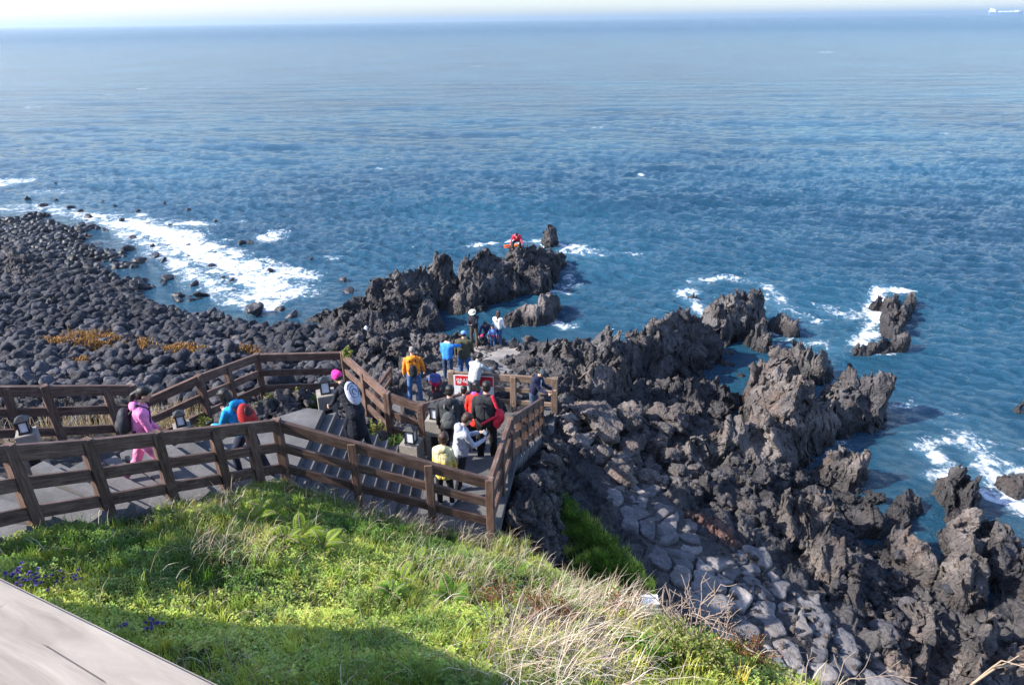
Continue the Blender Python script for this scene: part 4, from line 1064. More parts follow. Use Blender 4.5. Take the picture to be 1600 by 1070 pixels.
# single dry stalks
P, px, py = hill_pts(130, lambda a, b, P: .3+zone(a, b, DRY)*.5)
n = len(P); g = blades(P, .22+.3*r.random(n), .006+.004*r.random(n), r.random(n)*6.28, .3+1.2*r.random(n), pal([(.55,.48,.38)], n, r), r)
V, F, C = join([g]); o = mesh_np('dry_stalks', V, F, M['straw'], attrs={'tint': C}); tag(o, 'scattered pale dead stalks standing over the green slope', 'dead stalks', kind='stuff')
# bank below the cliff, foot of the hill
def region_pts(n, poly, zf=None):
    A = np.array(poly); lo, hi = A.min(0), A.max(0); X = r.uniform(lo[0], hi[0], n*3); Y = r.uniform(lo[1], hi[1], n*3)
    s = sdf_poly(X, Y, poly) < 0; X, Y = X[s][:n], Y[s][:n]; return np.stack([X, Y, ground_zs(X, Y)], -1)
P = region_pts(26000, GREENP); P = P[r.random(len(P)) < np.clip(.85+patch_n(P, 1.4, 5)*1.2, 0, 1)]; n = len(P)
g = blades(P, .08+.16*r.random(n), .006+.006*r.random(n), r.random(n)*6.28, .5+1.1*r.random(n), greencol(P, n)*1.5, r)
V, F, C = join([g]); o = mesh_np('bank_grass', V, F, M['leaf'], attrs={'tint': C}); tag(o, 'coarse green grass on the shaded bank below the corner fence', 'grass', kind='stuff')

def plant(name, label, cat, p, fol, stems=None, mat='leaf', smat='twig', group=None):
    root = thing(name, label, cat, tuple(p), group=group); p = np.array(p)
    V, F, C = join(fol); mesh_np('foliage', V-p, F, M[mat], root, attrs={'tint': C})
    if stems:
        V, F, n_ = [], [], 0
        for a, b, ra, rb in stems:
            v, f = tube(a, b, ra, rb, 6); V.append(v); F.append(f+n_); n_ += len(v)
        mesh_np('stem', np.concatenate(V)-p, np.concatenate(F), M[smat], root)
    return root
def tube(a, b, ra, rb, n=6):
    a = np.array(a, float); b = np.array(b, float); d = b-a; d /= np.linalg.norm(d)+1e-9
    u = np.cross(d, [.31,.95,.05]); u /= np.linalg.norm(u); v = np.cross(d, u); q = np.arange(n)/n*2*pi
    V = np.concatenate([a+(np.outer(np.cos(q), u)+np.outer(np.sin(q), v))*ra, b+(np.outer(np.cos(q), u)+np.outer(np.sin(q), v))*rb])
    F = []
    for j in range(n): k = (j+1) % n; F += [[j, k, n+k], [j, n+k, n+j]]
    return V, np.array(F)
def fern(px, py, z, s, label, col, nf=9, seed=0):
    q = rng(seed); p = np.array(W(px, py, z)); p[2] = float(ground_zs(p[:1], p[1:2])[0]); fol = []; st = []
    for k in range(nf):
        az = k/nf*6.28+q.normal()*.25; L = s*(.75+.5*q.random()); e = .9+q.random()*.35; pts = [p+[0,0,.02]]; m_ = 16
        for i in range(m_):
            a = e-1.5*(i/m_)**1.2; pts.append(pts[-1]+np.array([cos(az)*cos(a), sin(az)*cos(a), sin(a)])*L/m_)
        pts = np.array(pts); st += [(pts[i], pts[i+1], .0035, .003) for i in range(0, m_, 1)]
        for sd_ in (-1, 1):
            i = np.arange(2, m_+1); B_ = pts[i-1]+(pts[i]-pts[i-1])*.5; t = (i/m_); D0 = pts[i]-pts[i-1]; D0 /= np.linalg.norm(D0, axis=1, keepdims=True)
            S = np.stack([-sin(az)*np.ones(len(i)), cos(az)*np.ones(len(i)), -.15*np.ones(len(i))], -1)*sd_
            D = S*.85+D0*.5; D /= np.linalg.norm(D, axis=1, keepdims=True); N = np.cross(D0, S)*sd_; N /= np.linalg.norm(N, axis=1, keepdims=True)
            Lp = L*.30*np.sin(np.clip(t*1.05, 0, 1)*pi)**.7*(1.05-.4*t)+.008
            c_ = np.array(col)*(1+.12*q.normal(size=(len(i),1)))
            fol.append(diamonds(B_, D, N, Lp, np.full(len(i), L/m_*.62), c_))
            for sub in (.35, .62): fol.append(diamonds(B_+D*(Lp*sub)[:,None], (D*.5+D0*.9)/1.03, N, Lp*.3, Lp*.12, c_*1.05)); fol.append(diamonds(B_+D*(Lp*sub)[:,None], (D*.5-D0*.9)/1.03, N, Lp*.3, Lp*.12, c_*.95))
    return plant('fern', label, 'fern', p, fol, st, smat='twig', group='ferns on the slope')
YG = (.23,.33,.035)
FN = [(425,800,.42,'large yellow-green fern beside the foot of the front fence'),(470,835,.40,'bright fern in the middle of the fern clump'),(505,860,.36,'fern at the right end of the fern clump'),(395,830,.34,'fern at the left side of the fern clump'),(450,870,.3,'lowest fern of the clump, over dark shade'),
      (628,905,.26,'narrow fern right of the clump'),(650,850,.24,'small fern below the middle post of the front fence'),(705,945,.34,'feathery fern beside the straw and the red-leaved weeds'),(615,950,.2,'small fern in the middle of the lawn'),(890,890,.24,'fern among the straw on the crest of the slope'),(90,860,.24,'fern left of the first fence posts'),(270,845,.2,'small fern on the left of the slope')]
for i, (a, b, s, l) in enumerate(FN): fern(a, b, 7.3, s, l, YG if i < 7 else (.13,.26,.03), 9, 60+i)
def shrub(px, py, z, w_, h, label, cols, n=900, leaf=(.035,.018), nst=14, seed=0, group=None, name='shrub', cat='shrub', up_=.5, gz=True, mat='leaf'):
    q = rng(seed); p = np.array(W(px, py, z))
    if gz: p[2] = float(ground_zs(p[:1], p[1:2])[0])
    st = []; tips = []
    for k in range(nst):
        az = q.random()*6.28; sp_ = q.random()**.6*w_*.5; t_ = p+[cos(az)*sp_, sin(az)*sp_, h*(.45+.55*q.random())*(1-.5*(sp_/(w_*.5))**2)]
        m_ = p+(t_-p)*.5+[0,0,h*.12]; b0 = p+np.array([cos(az), sin(az), 0])*sp_*.3
        st += [(b0-[0,0,.05], m_, .006, .004), (m_, t_, .004, .002)]; tips.append((b0, m_, t_))
    T_ = np.array(tips); i = q.integers(nst, size=n); t = q.random(n)**.6
    B_ = np.where(t[:,None] < .5, T_[i,0]+(T_[i,1]-T_[i,0])*(t*2)[:,None], T_[i,1]+(T_[i,2]-T_[i,1])*(t*2-1)[:,None])+q.normal(size=(n,3))*w_*.035
    az = q.random(n)*6.28; el = q.normal(size=n)*.5+up_; D = np.stack([np.cos(az)*np.cos(el), np.sin(az)*np.cos(el), np.sin(el)], -1)
    N = np.cross(D, q.normal(size=(n,3))); N /= np.linalg.norm(N, axis=1, keepdims=True); N[:,2] = np.abs(N[:,2])
    L = leaf[0]*(.7+.7*q.random(n))
    return plant(name, label, cat, p, [diamonds(B_, D, N, L, L*leaf[1]/leaf[0], pal(cols, n, q, .22))], st, mat, group=group)
REDC = [(.22,.06,.03),(.30,.10,.045),(.16,.07,.03),(.12,.12,.03)]; YGC = [(.30,.30,.10),(.20,.26,.05),(.36,.33,.15),(.12,.2,.03)]; GRC = [(.05,.12,.015),(.08,.16,.02),(.03,.08,.012)]
for i, (a, b, w_, h, l) in enumerate([(790,940,.75,.28,'rusty red-leaved weed left of the reed heap'),(845,975,.7,.3,'dark red-leaved weed above the reed heap'),(880,985,.5,.22,'small rusty weed at the edge of the reed heap'),(960,955,.75,.32,'orange-red leaved weed on the crest right of the straw'),(1165,1062,.7,.34,'orange-red weed at the right end of the crest')]):
    shrub(a, b, 7.4, w_, h, l, REDC, 1100, (.028,.012), 22, 200+i, 'red-leaved weeds on the crest', 'weed', 'weed', .8)
for i, (a, b, w_, h, l) in enumerate([(1055,1035,.62,.42,'pale yellow-green shrub under the bare twigs'),(1110,1050,.5,.34,'yellow-green shrub right of the bare twigs'),(1010,1062,.5,.28,'fresh green shrub at the bottom edge of the crest'),(985,1010,.35,.24,'small green shrub between straw and bare twigs')]):
    shrub(a, b, 8.0, w_, h, l, YGC if i < 2 else [(.08,.2,.02),(.15,.28,.03),(.2,.3,.05)], 1500, (.034,.017), 26, 220+i, 'shrubs on the right crest')
for i, (a, b, z, w_, h, l, cc_) in enumerate([(612,712,5.5,.95,.8,'dark green bush between the pink-hatted woman and the shaded lantern',GRC),(590,672,5.5,.6,.75,'yellow-green topped bush inside the descending fence',YGC),(575,690,5.6,.6,.6,'low dark bush right behind the pink-hatted woman',GRC),
        (318,662,6.0,.6,.45,'yellow-green shrub under the rising fence',YGC),(345,680,6.1,.6,.35,'green shrub left of the blue jacket',GRC),(418,632,5.6,.6,.4,'yellow-green shrub at the fence post behind the blue jacket',YGC),
        (462,628,5.4,.7,.4,'yellow-tipped shrub in front of the upper fence',YGC),(500,634,5.4,.6,.35,'low green shrub left of the sunlit pedestal',GRC),(545,560,6.3,.3,.3,'yellow creeper on top of the fence corner post',YGC),(553,615,5.4,.5,.65,'yellow-green shrub behind the descending fence',YGC),
        (655,705,5.2,.4,.4,'small orange-green shrub at the foot of the lower fence',YGC),(832,700,5.0,.3,.2,'little weed growing from the retaining face',GRC)]):
    shrub(a, b, z, w_, h, l, cc_, 900, (.045,.026), 18, 240+i, 'shrubs of the planted bed', gz=z != 6.3)
for i, (a, b, z, w_, h, l) in enumerate([(878,738,4.2,.8,.5,'topmost green tuft on the bank beside the cliff'),(892,772,3.9,1.0,.5,'second green tuft down the bank beside the cliff'),(905,812,3.7,1.1,.5,'wide green tuft halfway down the bank'),(935,838,3.5,1.0,.4,'green tuft on the right side of the bank'),(960,872,3.3,1.0,.4,'lower green tuft on the right side of the bank'),(930,890,3.5,1.0,.45,'green tuft low on the bank above the dry crest'),(985,920,3.2,.9,.35,'lowest green tuft beside the white box')]):
    shrub(a, b, z, w_, h, l, [(.14,.26,.03),(.10,.2,.025),(.2,.3,.05)], 1500, (.11,.012), 26, 280+i, 'green tufts on the bank', 'grass_tuft', 'tuft', .9)
# planted bank bushes and reeds behind the left fence
q = rng(31); n = 1500
X = q.uniform(-9.5, -6.6, n); Y = 10.15+(X+8.57)*.83*.95+q.random(n)*1.3; P = np.stack([X, Y, ground_zs(X, Y)], -1)
g = blades(P, .25+.55*q.random(n), .006+.008*q.random(n), q.random(n)*6.28, .2+.9*q.random(n), pal([(.50,.40,.27),(.42,.31,.2),(.56,.47,.36)], n, q), q)
V, F, C = join([g]); o = mesh_np('dry_reeds', V, F, M['straw'], attrs={'tint': C}); tag(o, 'dry tan reeds standing behind the left fence', 'dry reeds', kind='stuff')
# bare twigs
def twigs(px, py, z, h, label, mat, seed, n0=6, spread=.5, thick=.007, nm='bare_shrub', gz=True):
    q = rng(seed); p = np.array(W(px, py, z)); 
    if gz: p[2] = float(ground_zs(p[:1], p[1:2])[0])
    V, F, n_ = [], [], [0]
    def grow(a, d, L, rad, lv):
        k = 3; pt = a
        for i in range(k):
            d2 = d+q.normal(size=3)*.16; d2 /= np.linalg.norm(d2); nx = pt+d2*L/k; v, f = tube(pt, nx, rad*(1-.2*i/k), rad*(1-.2*(i+1)/k), 5); V.append(v); F.append(f+n_[0]); n_[0] += len(v); pt = nx; d = d2
            if lv > 0 and i > 0:
                for s in range(q.integers(1, 3)):
                    e = d+q.normal(size=3)*.75; e[2] = abs(e[2])*.8+.15; e /= np.linalg.norm(e); grow(pt, e, L*(.45+.25*q.random()), rad*.62, lv-1)
    for i in range(n0):
        az = q.random()*6.28; d = np.array([cos(az)*spread*q.random(), sin(az)*spread*q.random(), 1.]); d /= np.linalg.norm(d); grow(p-[0,0,.05], d, h*(.55+.45*q.random()), thick, 2)
    root = thing(nm, label, 'shrub', tuple(p)); mesh_np('branches', np.concatenate(V)-p, np.concatenate(F), M[mat], root)
twigs(1085,1000,7.6,.62,'leafless grey-brown twiggy bush standing up on the crest','twig',301,12,.8,.009)
twigs(1040,990,7.4,.35,'small leafless bush left of the tall twiggy one','twig',302,6,.6,.004)
twigs(940,880,6.2,.5,'thin bare stems rising from the straw near the cliff','twig',303,5,.5,.004)
twigs(905,850,6.0,.38,'bare stalks at the crest below the corner fence','twig',308,4,.4,.004)
twigs(985,915,6.6,.4,'thin reddish bare stems above the red-leaved weed','twig',304,4,.7,.004)
twigs(1478,1095,8.3,.85,'tall pale leafless sapling near the bottom right','twig_pale',305,1,.2,.012,'sapling',False)
twigs(1262,1100,8.4,.5,'curved pale dead stem at the bottom edge','twig',306,2,.9,.006,'sapling',False)
twigs(505,770,6.5,.22,'tangle of dry roots and twigs at the foot of the fence','twig',307,9,2.2,.004)
# purple flowers
q = rng(41); k = 0
for i, (cx, cy, rr, nn, l) in enumerate([(45,905,30,34,'dark purple flowered clump beside the deck handrail'),(232,965,16,10,'sprig of purple flowers in the shaded grass'),(110,890,20,8,'few purple flowers right of the dark clump'),(195,985,12,7,'purple flowers just above the handrail edge')]):
    c0 = W(cx, cy, 9.0); fol = []
    for j in range(nn):
        x = W(cx+q.normal()*rr*.6, cy+q.normal()*rr*.6, 9.0); gz_ = float(ground_zs(np.array([x.x]), np.array([x.y]))[0]); b0 = np.array([x.x, x.y, gz_+.08+.05*q.random()]); m_ = 14
        az = q.random(m_)*6.28; el = q.random(m_)*1.3; D = np.stack([np.cos(az)*np.cos(el), np.sin(az)*np.cos(el), np.sin(el)], -1); N = np.cross(D, q.normal(size=(m_,3)))
        N /= np.linalg.norm(N, axis=1, keepdims=True)
        fol.append(diamonds(np.repeat(b0[None], m_, 0), D, N, np.full(m_, .024), np.full(m_, .013), pal([(.16,.10,.50),(.10,.06,.34),(.22,.16,.60)], m_, q)))
    V, F, C = join(fol); o = mesh_np('flower_clump', V-np.array(c0), F, M['leaf'], attrs={'tint': C}, loc=tuple(c0)); tag(o, l, 'flowers', 'purple flowers on the slope', 'stuff')
# orange seaweed on the beach
sw = material('orange_seaweed', (.30,.13,.02), .8, .3)
for i, (cx, cy, a_, b_, l) in enumerate([(150,530,46,13,'big tangle of orange-brown seaweed on the beach boulders'),(95,538,20,6,'thin strip of orange seaweed left of the big tangle'),(225,536,10,12,'small orange seaweed streak right of the big tangle'),(285,545,38,9,'long patch of orange seaweed in the middle of the beach'),(392,541,20,8,'orange seaweed clump above the fence bend'),(135,578,9,7,'small ochre seaweed clump low on the beach')]):
    n = int(a_*b_*3); x = q.normal(size=n)*a_*.5+cx; y = q.normal(size=n)*b_*.5+cy; P = []
    for u_, v_ in zip(x, y): w0 = W(u_, v_, 1.55); P.append((w0.x, w0.y, 1.15+.35*q.random()))
    P = np.array(P); P[:,2] = ground_zs(P[:,0], P[:,1])+.16+.2*q.random(n)
    g = blades(P, .08+.12*q.random(n), .02+.03*q.random(n), q.random(n)*6.28, 1.7+.8*q.random(n), pal([(.27,.12,.025),(.18,.08,.02),(.34,.19,.05)], n, q), q)
    V, F, C = join([g]); c0 = P.mean(0); o = mesh_np('seaweed', V-c0, F, M['straw'], attrs={'tint': C}, loc=tuple(c0)); tag(o, l, 'seaweed', None, 'stuff')
# ================================================================ people
def cloth(name, col, fold=.5, rough=.85, sheen=0):
    m = material('cloth_'+name, col, rough, .2); t = NT(m); tc = t.n('TexCoord').outputs['Object']
    n = t.noise(tc, 9, 4, .6, .5)
    t.base(t.mix(1., tuple(col), t.ramp(n, [(.3, .75), (.6, 1.1)]), 'MULTIPLY'))
    t.normal(t.bump(t.noise(tc, 7, 4, .6, 1.2), fold*1.3, .045)); return m
CM = {}
def cm(col, fold=.5, rough=.85):
    k = (tuple(col), fold, rough)
    if k not in CM: CM[k] = cloth(str(len(CM)), col, fold, rough)
    return CM[k]
SKIN = material('skin', (.50,.30,.215), .5, .4); SKIN.node_tree.nodes['Principled BSDF'].inputs['Subsurface Weight'].default_value = .08
HAIR = material('black_hair', (.012,.009,.008), .45, .4); HAIRB = material('brown_hair', (.045,.022,.014), .5, .4); HAIRG = material('grey_hair', (.22,.2,.19), .6, .4)
for h_ in (HAIR, HAIRB, HAIRG):
    t = NT(h_); tc = t.n('TexCoord').outputs['Object']; mp = t.n('Mapping'); t.l(tc, mp.inputs[0]); mp.inputs['Scale'].default_value = (60, 60, 9)
    t.normal(t.bump(t.noise(mp.outputs[0], 1, 3, .6), .8, .012))
EYE = material('eye_dark', (.01,.008,.007), .3, .5); LIP = material('lips', (.35,.13,.11), .5, .4)
def capsule(a, b, ra, rb, n=14, flat=1.0, fdir=None):
    """tapered capsule from a to b; optional flattening along fdir"""
    a = np.array(a, float); b = np.array(b, float); d = b-a; L = np.linalg.norm(d); d = d/(L+1e-9) if L > 1e-6 else np.array([0,0,1.])
    u = np.cross(d, [0,1,.01]);
    if np.linalg.norm(u) < .1: u = np.cross(d, [1,0,0])
    u /= np.linalg.norm(u); v = np.cross(d, u)
    V = [a-d*ra]; R = 4
    for i in range(1, R+1):
        t = i/R*pi/2; V += [a-d*ra*cos(t)+(u*cos(q)+v*sin(q))*ra*sin(t) for q in np.arange(n)/n*2*pi]
    for i in range(1, R+1):
        t = (i-1)/R*pi/2; V += [b+d*rb*sin(t)+(u*cos(q)+v*sin(q))*rb*cos(t) for q in np.arange(n)/n*2*pi]
    V.append(b+d*rb); V = np.array(V); F = []
    for j in range(n): F.append([0, 1+(j+1) % n, 1+j])
    for i in range(2*R-1):
        for j in range(n):
            p, q = 1+i*n+j, 1+i*n+(j+1) % n; F += [[p, q, q+n], [p, q+n, p+n]]
    e = 1+(2*R-1)*n
    for j in range(n): F.append([e+j, e+(j+1) % n, len(V)-1])
    if fdir is not None:
        f = np.array(fdir, float); f /= np.linalg.norm(f); c = (a+b)/2; s = (V-c)@f; V = V-np.outer(s*(1-flat), f)
    return V, np.array(F)
def ell(c, r, R=None):
    V = ICO3[0]*np.array(r)
    if R is not None: V = V@np.array(R).T
    return V+np.array(c), ICO3[1]
def fuse(parts, vox, smooth=3):
    Vs, Fs, n = [], [], 0
    for V, F in parts: Vs.append(V); Fs.append(F+n); n += len(V)
    return remesh(np.concatenate(Vs), np.concatenate(Fs), vox, smooth)
def Rx(a): return np.array([[1,0,0],[0,cos(a),-sin(a)],[0,sin(a),cos(a)]])
def Ry(a): return np.array([[cos(a),0,sin(a)],[0,1,0],[-sin(a),0,cos(a)]])
def Rz(a): return np.array([[cos(a),-sin(a),0],[sin(a),cos(a),0],[0,0,1]])
def dirv(pitch, out, side):
    """limb direction: pitch forward (deg, 0 = straight down), out = sideways (deg)"""
    p, o = radians(pitch), radians(out); return np.array([side*sin(o), sin(p)*cos(o), -cos(p)*cos(o)])
def person(label, px, py, z, face, H=1.7, lean=0, head=(0,0), arms=((5,8,10),(5,8,10)), legs=((0,3,0),(0,3,0)), top=(.1,.1,.1), bottom=(.03,.04,.08), shoe=(.03,.03,.03),
           hair=HAIR, hairstyle='short', coat=0., hood=False, hat=None, build=1.0, child=False, fine=True, extra=None, name='person', two_tone=None, skirt=False, scarf=None):
    """face: heading in degrees, 0 = away from the camera (+Y), 90 = to the right. head=(pitch down, turn)
    arms: per side (pitch, out, elbow); legs: (pitch, out, knee)"""
    k = H/1.75; vox = .0085 if fine else .013; hs = (1.22 if child else 1.0)
    sw = (.185 if not child else .17)*build
    hip = np.array([0,0,.93]); T = Rx(-radians(lean))       # lean tips the trunk towards +Y
    def up(p): return hip+T@np.array(p, float)
    chest = up([0,.0,.36]); neck0 = up([0,0,.53]); neck1 = up([0,.015,.62]); hc = neck1+(T@Rx(-radians(head[0])))@np.array([0,.025,.10])
    HR = Rz(-radians(head[1]))@T@Rx(-radians(head[0]))
    def hd(p): return hc+HR@(np.array(p, float)*hs)
    body, jac, tro, shoes, hairp = [], [], [], [], []
    # head
    body += [ell(hd([0,-.008,.018]), np.array([.076,.095,.098])*hs, HR), ell(hd([0,.022,-.045]), np.array([.058,.066,.06])*hs, HR), capsule(hd([0,.086,.012]), hd([0,.105,-.02]), .009*hs, .014*hs, 8),
             capsule(hd([0,.07,-.085]), hd([0,.06,-.075]), .022*hs, .03*hs, 8), ell(hd([.078,0,-.005]), np.array([.012,.022,.032])*hs, HR), ell(hd([-.078,0,-.005]), np.array([.012,.022,.032])*hs, HR)]
    body.append(capsule(neck0-np.array([0,0,.02]), hd([0,-.015,-.05]), .056*build, .05*build))
    # trunk
    body += [capsule(up([-.07*build,0,.42]), up([.07*build,0,.42]), .10*build, .10*build), capsule(up([0,0,.40]), up([0,0,.08]), .115*build, .11*build), capsule(up([-.06,0,.02]), up([.06,0,.02]), .10*build, .10*build)]
    q = .022
    jac += [capsule(up([-.085*build,0,.44]), up([.085*build,0,.44]), .098*build+q, .098*build+q), capsule(up([-.05*build,.01,.36]), up([-.045*build,.005,.05-coat]), .118*build+q, .112*build+q+coat*.12), capsule(up([.05*build,.01,.36]), up([.045*build,.005,.05-coat]), .118*build+q, .112*build+q+coat*.12),
            capsule(up([0,0,.46]), up([0,0,.53]), .09+q*.5, .072+q*.3)]
    if hood: jac += [ell(up([0,-.075,.53]), (.12,.075,.085), T), capsule(up([-.085,-.01,.53]), up([.085,-.01,.53]), .045, .045), capsule(up([-.08,.05,.50]), up([.08,.05,.50]), .035, .035)]
    tro += [capsule(up([-.055,0,.04]), up([.055,0,.04]), .118*build, .118*build)]
    fing_axis = []
    hands = []
    for s, (pi_, ou, el) in zip((-1, 1), arms):
        sh = up([s*sw, 0, .47]); d1 = dirv(pi_, ou, s); e_ = sh+d1*.285
        inward = np.array([-s, 0, 0]); d2 = dirv(pi_+el, ou*.4-(20 if el > 50 else 0), s); d2 = d2/np.linalg.norm(d2); wr = e_+d2*.25
        body += [capsule(sh, e_, .047*build, .038*build), capsule(e_, wr, .038*build, .026)]
        jac += [capsule(sh, e_, .062*build, .052*build), capsule(e_, wr-d2*.01, .052*build, .042)]
        # hand: palm, four fingers, thumb
        side = np.cross(d2, [0,0,1.]); side = side/np.linalg.norm(side) if np.linalg.norm(side) > .15 else np.array([0, 1., 0]); nr_ = np.cross(side, d2)
        if el < 50: side, nr_ = np.cross(d2, inward), inward
        body.append(capsule(wr, wr+d2*.075, .026, .034, 10, .6, nr_))
        for f in range(4):
            b0 = wr+d2*.085+side*(f-1.5)*.019; ln = (.062,.072,.068,.052)[f]; b1 = b0+(d2*.92+nr_*.35)*ln*.55; b2 = b1+(d2*.6+nr_*.8)*ln*.5
            body += [capsule(b0-d2*.02, b1, .0092, .0085, 8), capsule(b1, b2, .0085, .0078, 8)]
        t0 = wr+d2*.03-side*.026; t1 = t0+(d2*.6-side*.7)*.04; body += [capsule(t0, t1, .012, .0105, 8), capsule(t1, t1+(d2*.9+nr_*.2)*.03, .0105, .009, 8)]
        hands.append(wr+d2*.08)
    low = 1e9; ft = []
    for s, (pi_, ou, kn) in zip((-1, 1), legs):
        hp = np.array([s*.088*build, 0, .90]); d1 = dirv(pi_, ou, s); kn_ = hp+d1*.43; d2 = dirv(pi_-kn, ou*.3, s); an = kn_+d2*.41
        body += [capsule(hp, kn_, .075*build, .052), capsule(kn_, kn_+d2*.12, .05, .054), capsule(kn_+d2*.12, an, .054, .034)]
        tro += [capsule(hp, kn_, .098*build, .068*build), capsule(kn_, an-d2*.02, .068*build, .058*build)]
        tp = radians(min(40, max(-35, (pi_-kn)*.6))); fd = np.array([s*.12, cos(tp), sin(tp)*.6]); fd /= np.linalg.norm(fd)
        shoes.append((s, [capsule(an-fd*.05+[0,0,-.035], an+fd*.09+[0,0,-.045], .042, .04, 12), capsule(an+fd*.06+[0,0,-.045], an+fd*.145+[0,0,-.05], .042, .033, 12), capsule(an, an+[0,0,-.02], .045, .045)]))
        body.append(capsule(an, an+fd*.1+np.array([0,0,-.04]), .034, .03)); low = min(low, an[2]-.085)
    if skirt: tro.append(capsule(up([0,0,.0]), hip+np.array([0,.0,-.52]), .15*build, .20*build))
    # hair
    if hat is None or hairstyle != 'short':
        if hairstyle != 'bald':
            hairp += [ell(hd([0,-.025,.042]), np.array([.092,.100,.092])*hs, HR), ell(hd([0,-.055,-.01]), np.array([.080,.062,.085])*hs, HR)]
        else: hairp += [ell(hd([0,-.03,.022]), np.array([.084,.09,.092])*hs, HR)]
        hairp += [ell(hd([0,.045,.085]), np.array([.07,.045,.026])*hs, HR)]
    else: hairp += [ell(hd([0,-.04,-.01]), np.array([.082,.068,.07])*hs, HR)]
    if hairstyle == 'long': hairp += [capsule(hd([0,-.06,-.02]), up([0,-.115,.36]), .075, .055, 12, .7, T@np.array([0,1,0])), capsule(hd([.07,-.02,0]), up([.08,-.03,.45]), .03, .025), capsule(hd([-.07,-.02,0]), up([-.08,-.03,.45]), .03, .025)]
    if hairstyle == 'ponytail': hairp += [capsule(hd([0,-.10,.02]), hd([0,-.15,-.05]), .035, .036), capsule(hd([0,-.15,-.05]), up([0,-.15,.42]), .036, .02)]
    if hairstyle == 'bob': hairp += [capsule(hd([.07,-.01,.02]), hd([.075,.0,-.09]), .03, .034), capsule(hd([-.07,-.01,.02]), hd([-.075,.0,-.09]), .03, .034), capsule(hd([0,-.07,.0]), hd([0,-.075,-.09]), .06, .06)]
    p0 = W(px, py, z)
    root = thing(name, label, 'person', tuple(p0), -radians(face)); sc = k
    def fin(parts, nm, mat, vx=vox, sm=3, fold=0., seed=0):
        V, F = fuse(parts, vx/ k if k > .8 else vx, sm); 
        if fold: V = V+vnormals(V, F)*(fbm(V*np.array([7,7,5])+seed, 3, int(seed))*fold)[:,None]
        V = (V-[0,0,low])*k
        return mesh_np(nm, V, F, mat, root)
    sd = int(px+py)
    fin(body, 'body', SKIN)
    jk = fin(jac, 'jacket', cm(top), fold=.013, seed=sd)
    if two_tone is not None:
        me = jk.data; me.materials.append(cm(two_tone[1])); zc = np.array([v.co.z for v in me.vertices]); th = two_tone[0]*H
        for p in me.polygons:
            if zc[p.vertices[0]] > th: p.material_index = 1
    fin(tro, 'trousers', cm(bottom), fold=.011, seed=sd+3)
    for s, sp in shoes: fin(sp, 'shoe', cm(shoe, .2, .6), sm=2)
    if hairp: fin(hairp, 'hair', hair, fold=.007, seed=sd, sm=2)
    for s in (-1, 1): fin([ell(hd([s*.031,.081,.012]), (.013,.008,.007), HR)], 'eye', EYE, .004, 0)
    fin([ell(hd([0,.088,-.052]), (.024,.008,.007), HR)], 'mouth', LIP, .004, 0)
    if hat == 'beanie': fin([ell(hd([0,-.018,.05]), np.array([.104,.118,.094])*hs, HR), capsule(hd([0,-.02,.04]), hd([0,-.018,.09]), .105, .09)], 'hat', cm(extra), fold=.008, seed=5)
    if hat == 'cap':
        fin([ell(hd([0,-.01,.05]), np.array([.094,.110,.072])*hs, HR)]+[ell(hd([0,.10,.04]), np.array([.068,.075,.009])*hs, HR)], 'hat', cm(extra), sm=1)
    if hat == 'sunhat':
        fin([ell(hd([0,-.01,.07]), np.array([.092,.105,.065])*hs, HR), ell(hd([0,-.005,.04]), np.array([.165,.175,.012])*hs, HR)], 'hat', cm(extra), sm=1)
    if scarf is not None: fin([capsule(up([-.05,.01,.55]), up([.05,.01,.55]), .075, .075), capsule(up([0,.09,.5]), up([.03,.12,.36]), .045, .04)], 'scarf', cm(scarf), fold=.01)
    def bag(label_, parts_fn, mat, straps=None, smat=None, cat='backpack', nm='backpack', fold=.006):
        br = thing(nm, label_, cat, tuple(p0), -radians(face))
        def f2(parts, n2, m2, sm=3):
            V, F = fuse(parts, vox, sm)
            V = V+vnormals(V, F)*(fbm(V*9, 2, 3)*fold)[:,None]
            return mesh_np(n2, (V-[0,0,low])*k, F, m2, br)
        f2(parts_fn(up, T, hd), 'bag_body', mat)
        if straps is not None:
            for st in straps(up, T): f2(st, 'strap', smat or mat, 1)
        return br, f2
    person.ctx = dict(hands=hands, up=up, T=T, low=low, k=k, p0=p0, face=face, sw=sw, root=root)
    return root, bag
def std_pack(w=.15, d=.085, h=.2, y=-.22, zc=.30):
    return lambda up, T, hd: [ell(up([0,y,zc]), (w,d,h), T), ell(up([-w*.4,y,zc-.03]), (w*.6,d*.95,h*.85), T), ell(up([w*.4,y,zc-.03]), (w*.6,d*.95,h*.85), T), ell(up([0,y-d*.7,zc-.07]), (w*.7,d*.55,h*.5), T)]
def std_straps(w=.085, r=.021):
    return lambda up, T: [[capsule(up([s*w,-.15,.44]), up([s*w,-.05,.575]), r, r), capsule(up([s*w,-.05,.575]), up([s*w,.11,.50]), r, r), capsule(up([s*w,.11,.50]), up([s*(w+.05),.12,.30]), r, r), capsule(up([s*(w+.05),.12,.30]), up([s*(w+.06),-.1,.16]), r, r)] for s in (-1, 1)]
PINK = (.72,.22,.45); BLK = (.016,.016,.018)
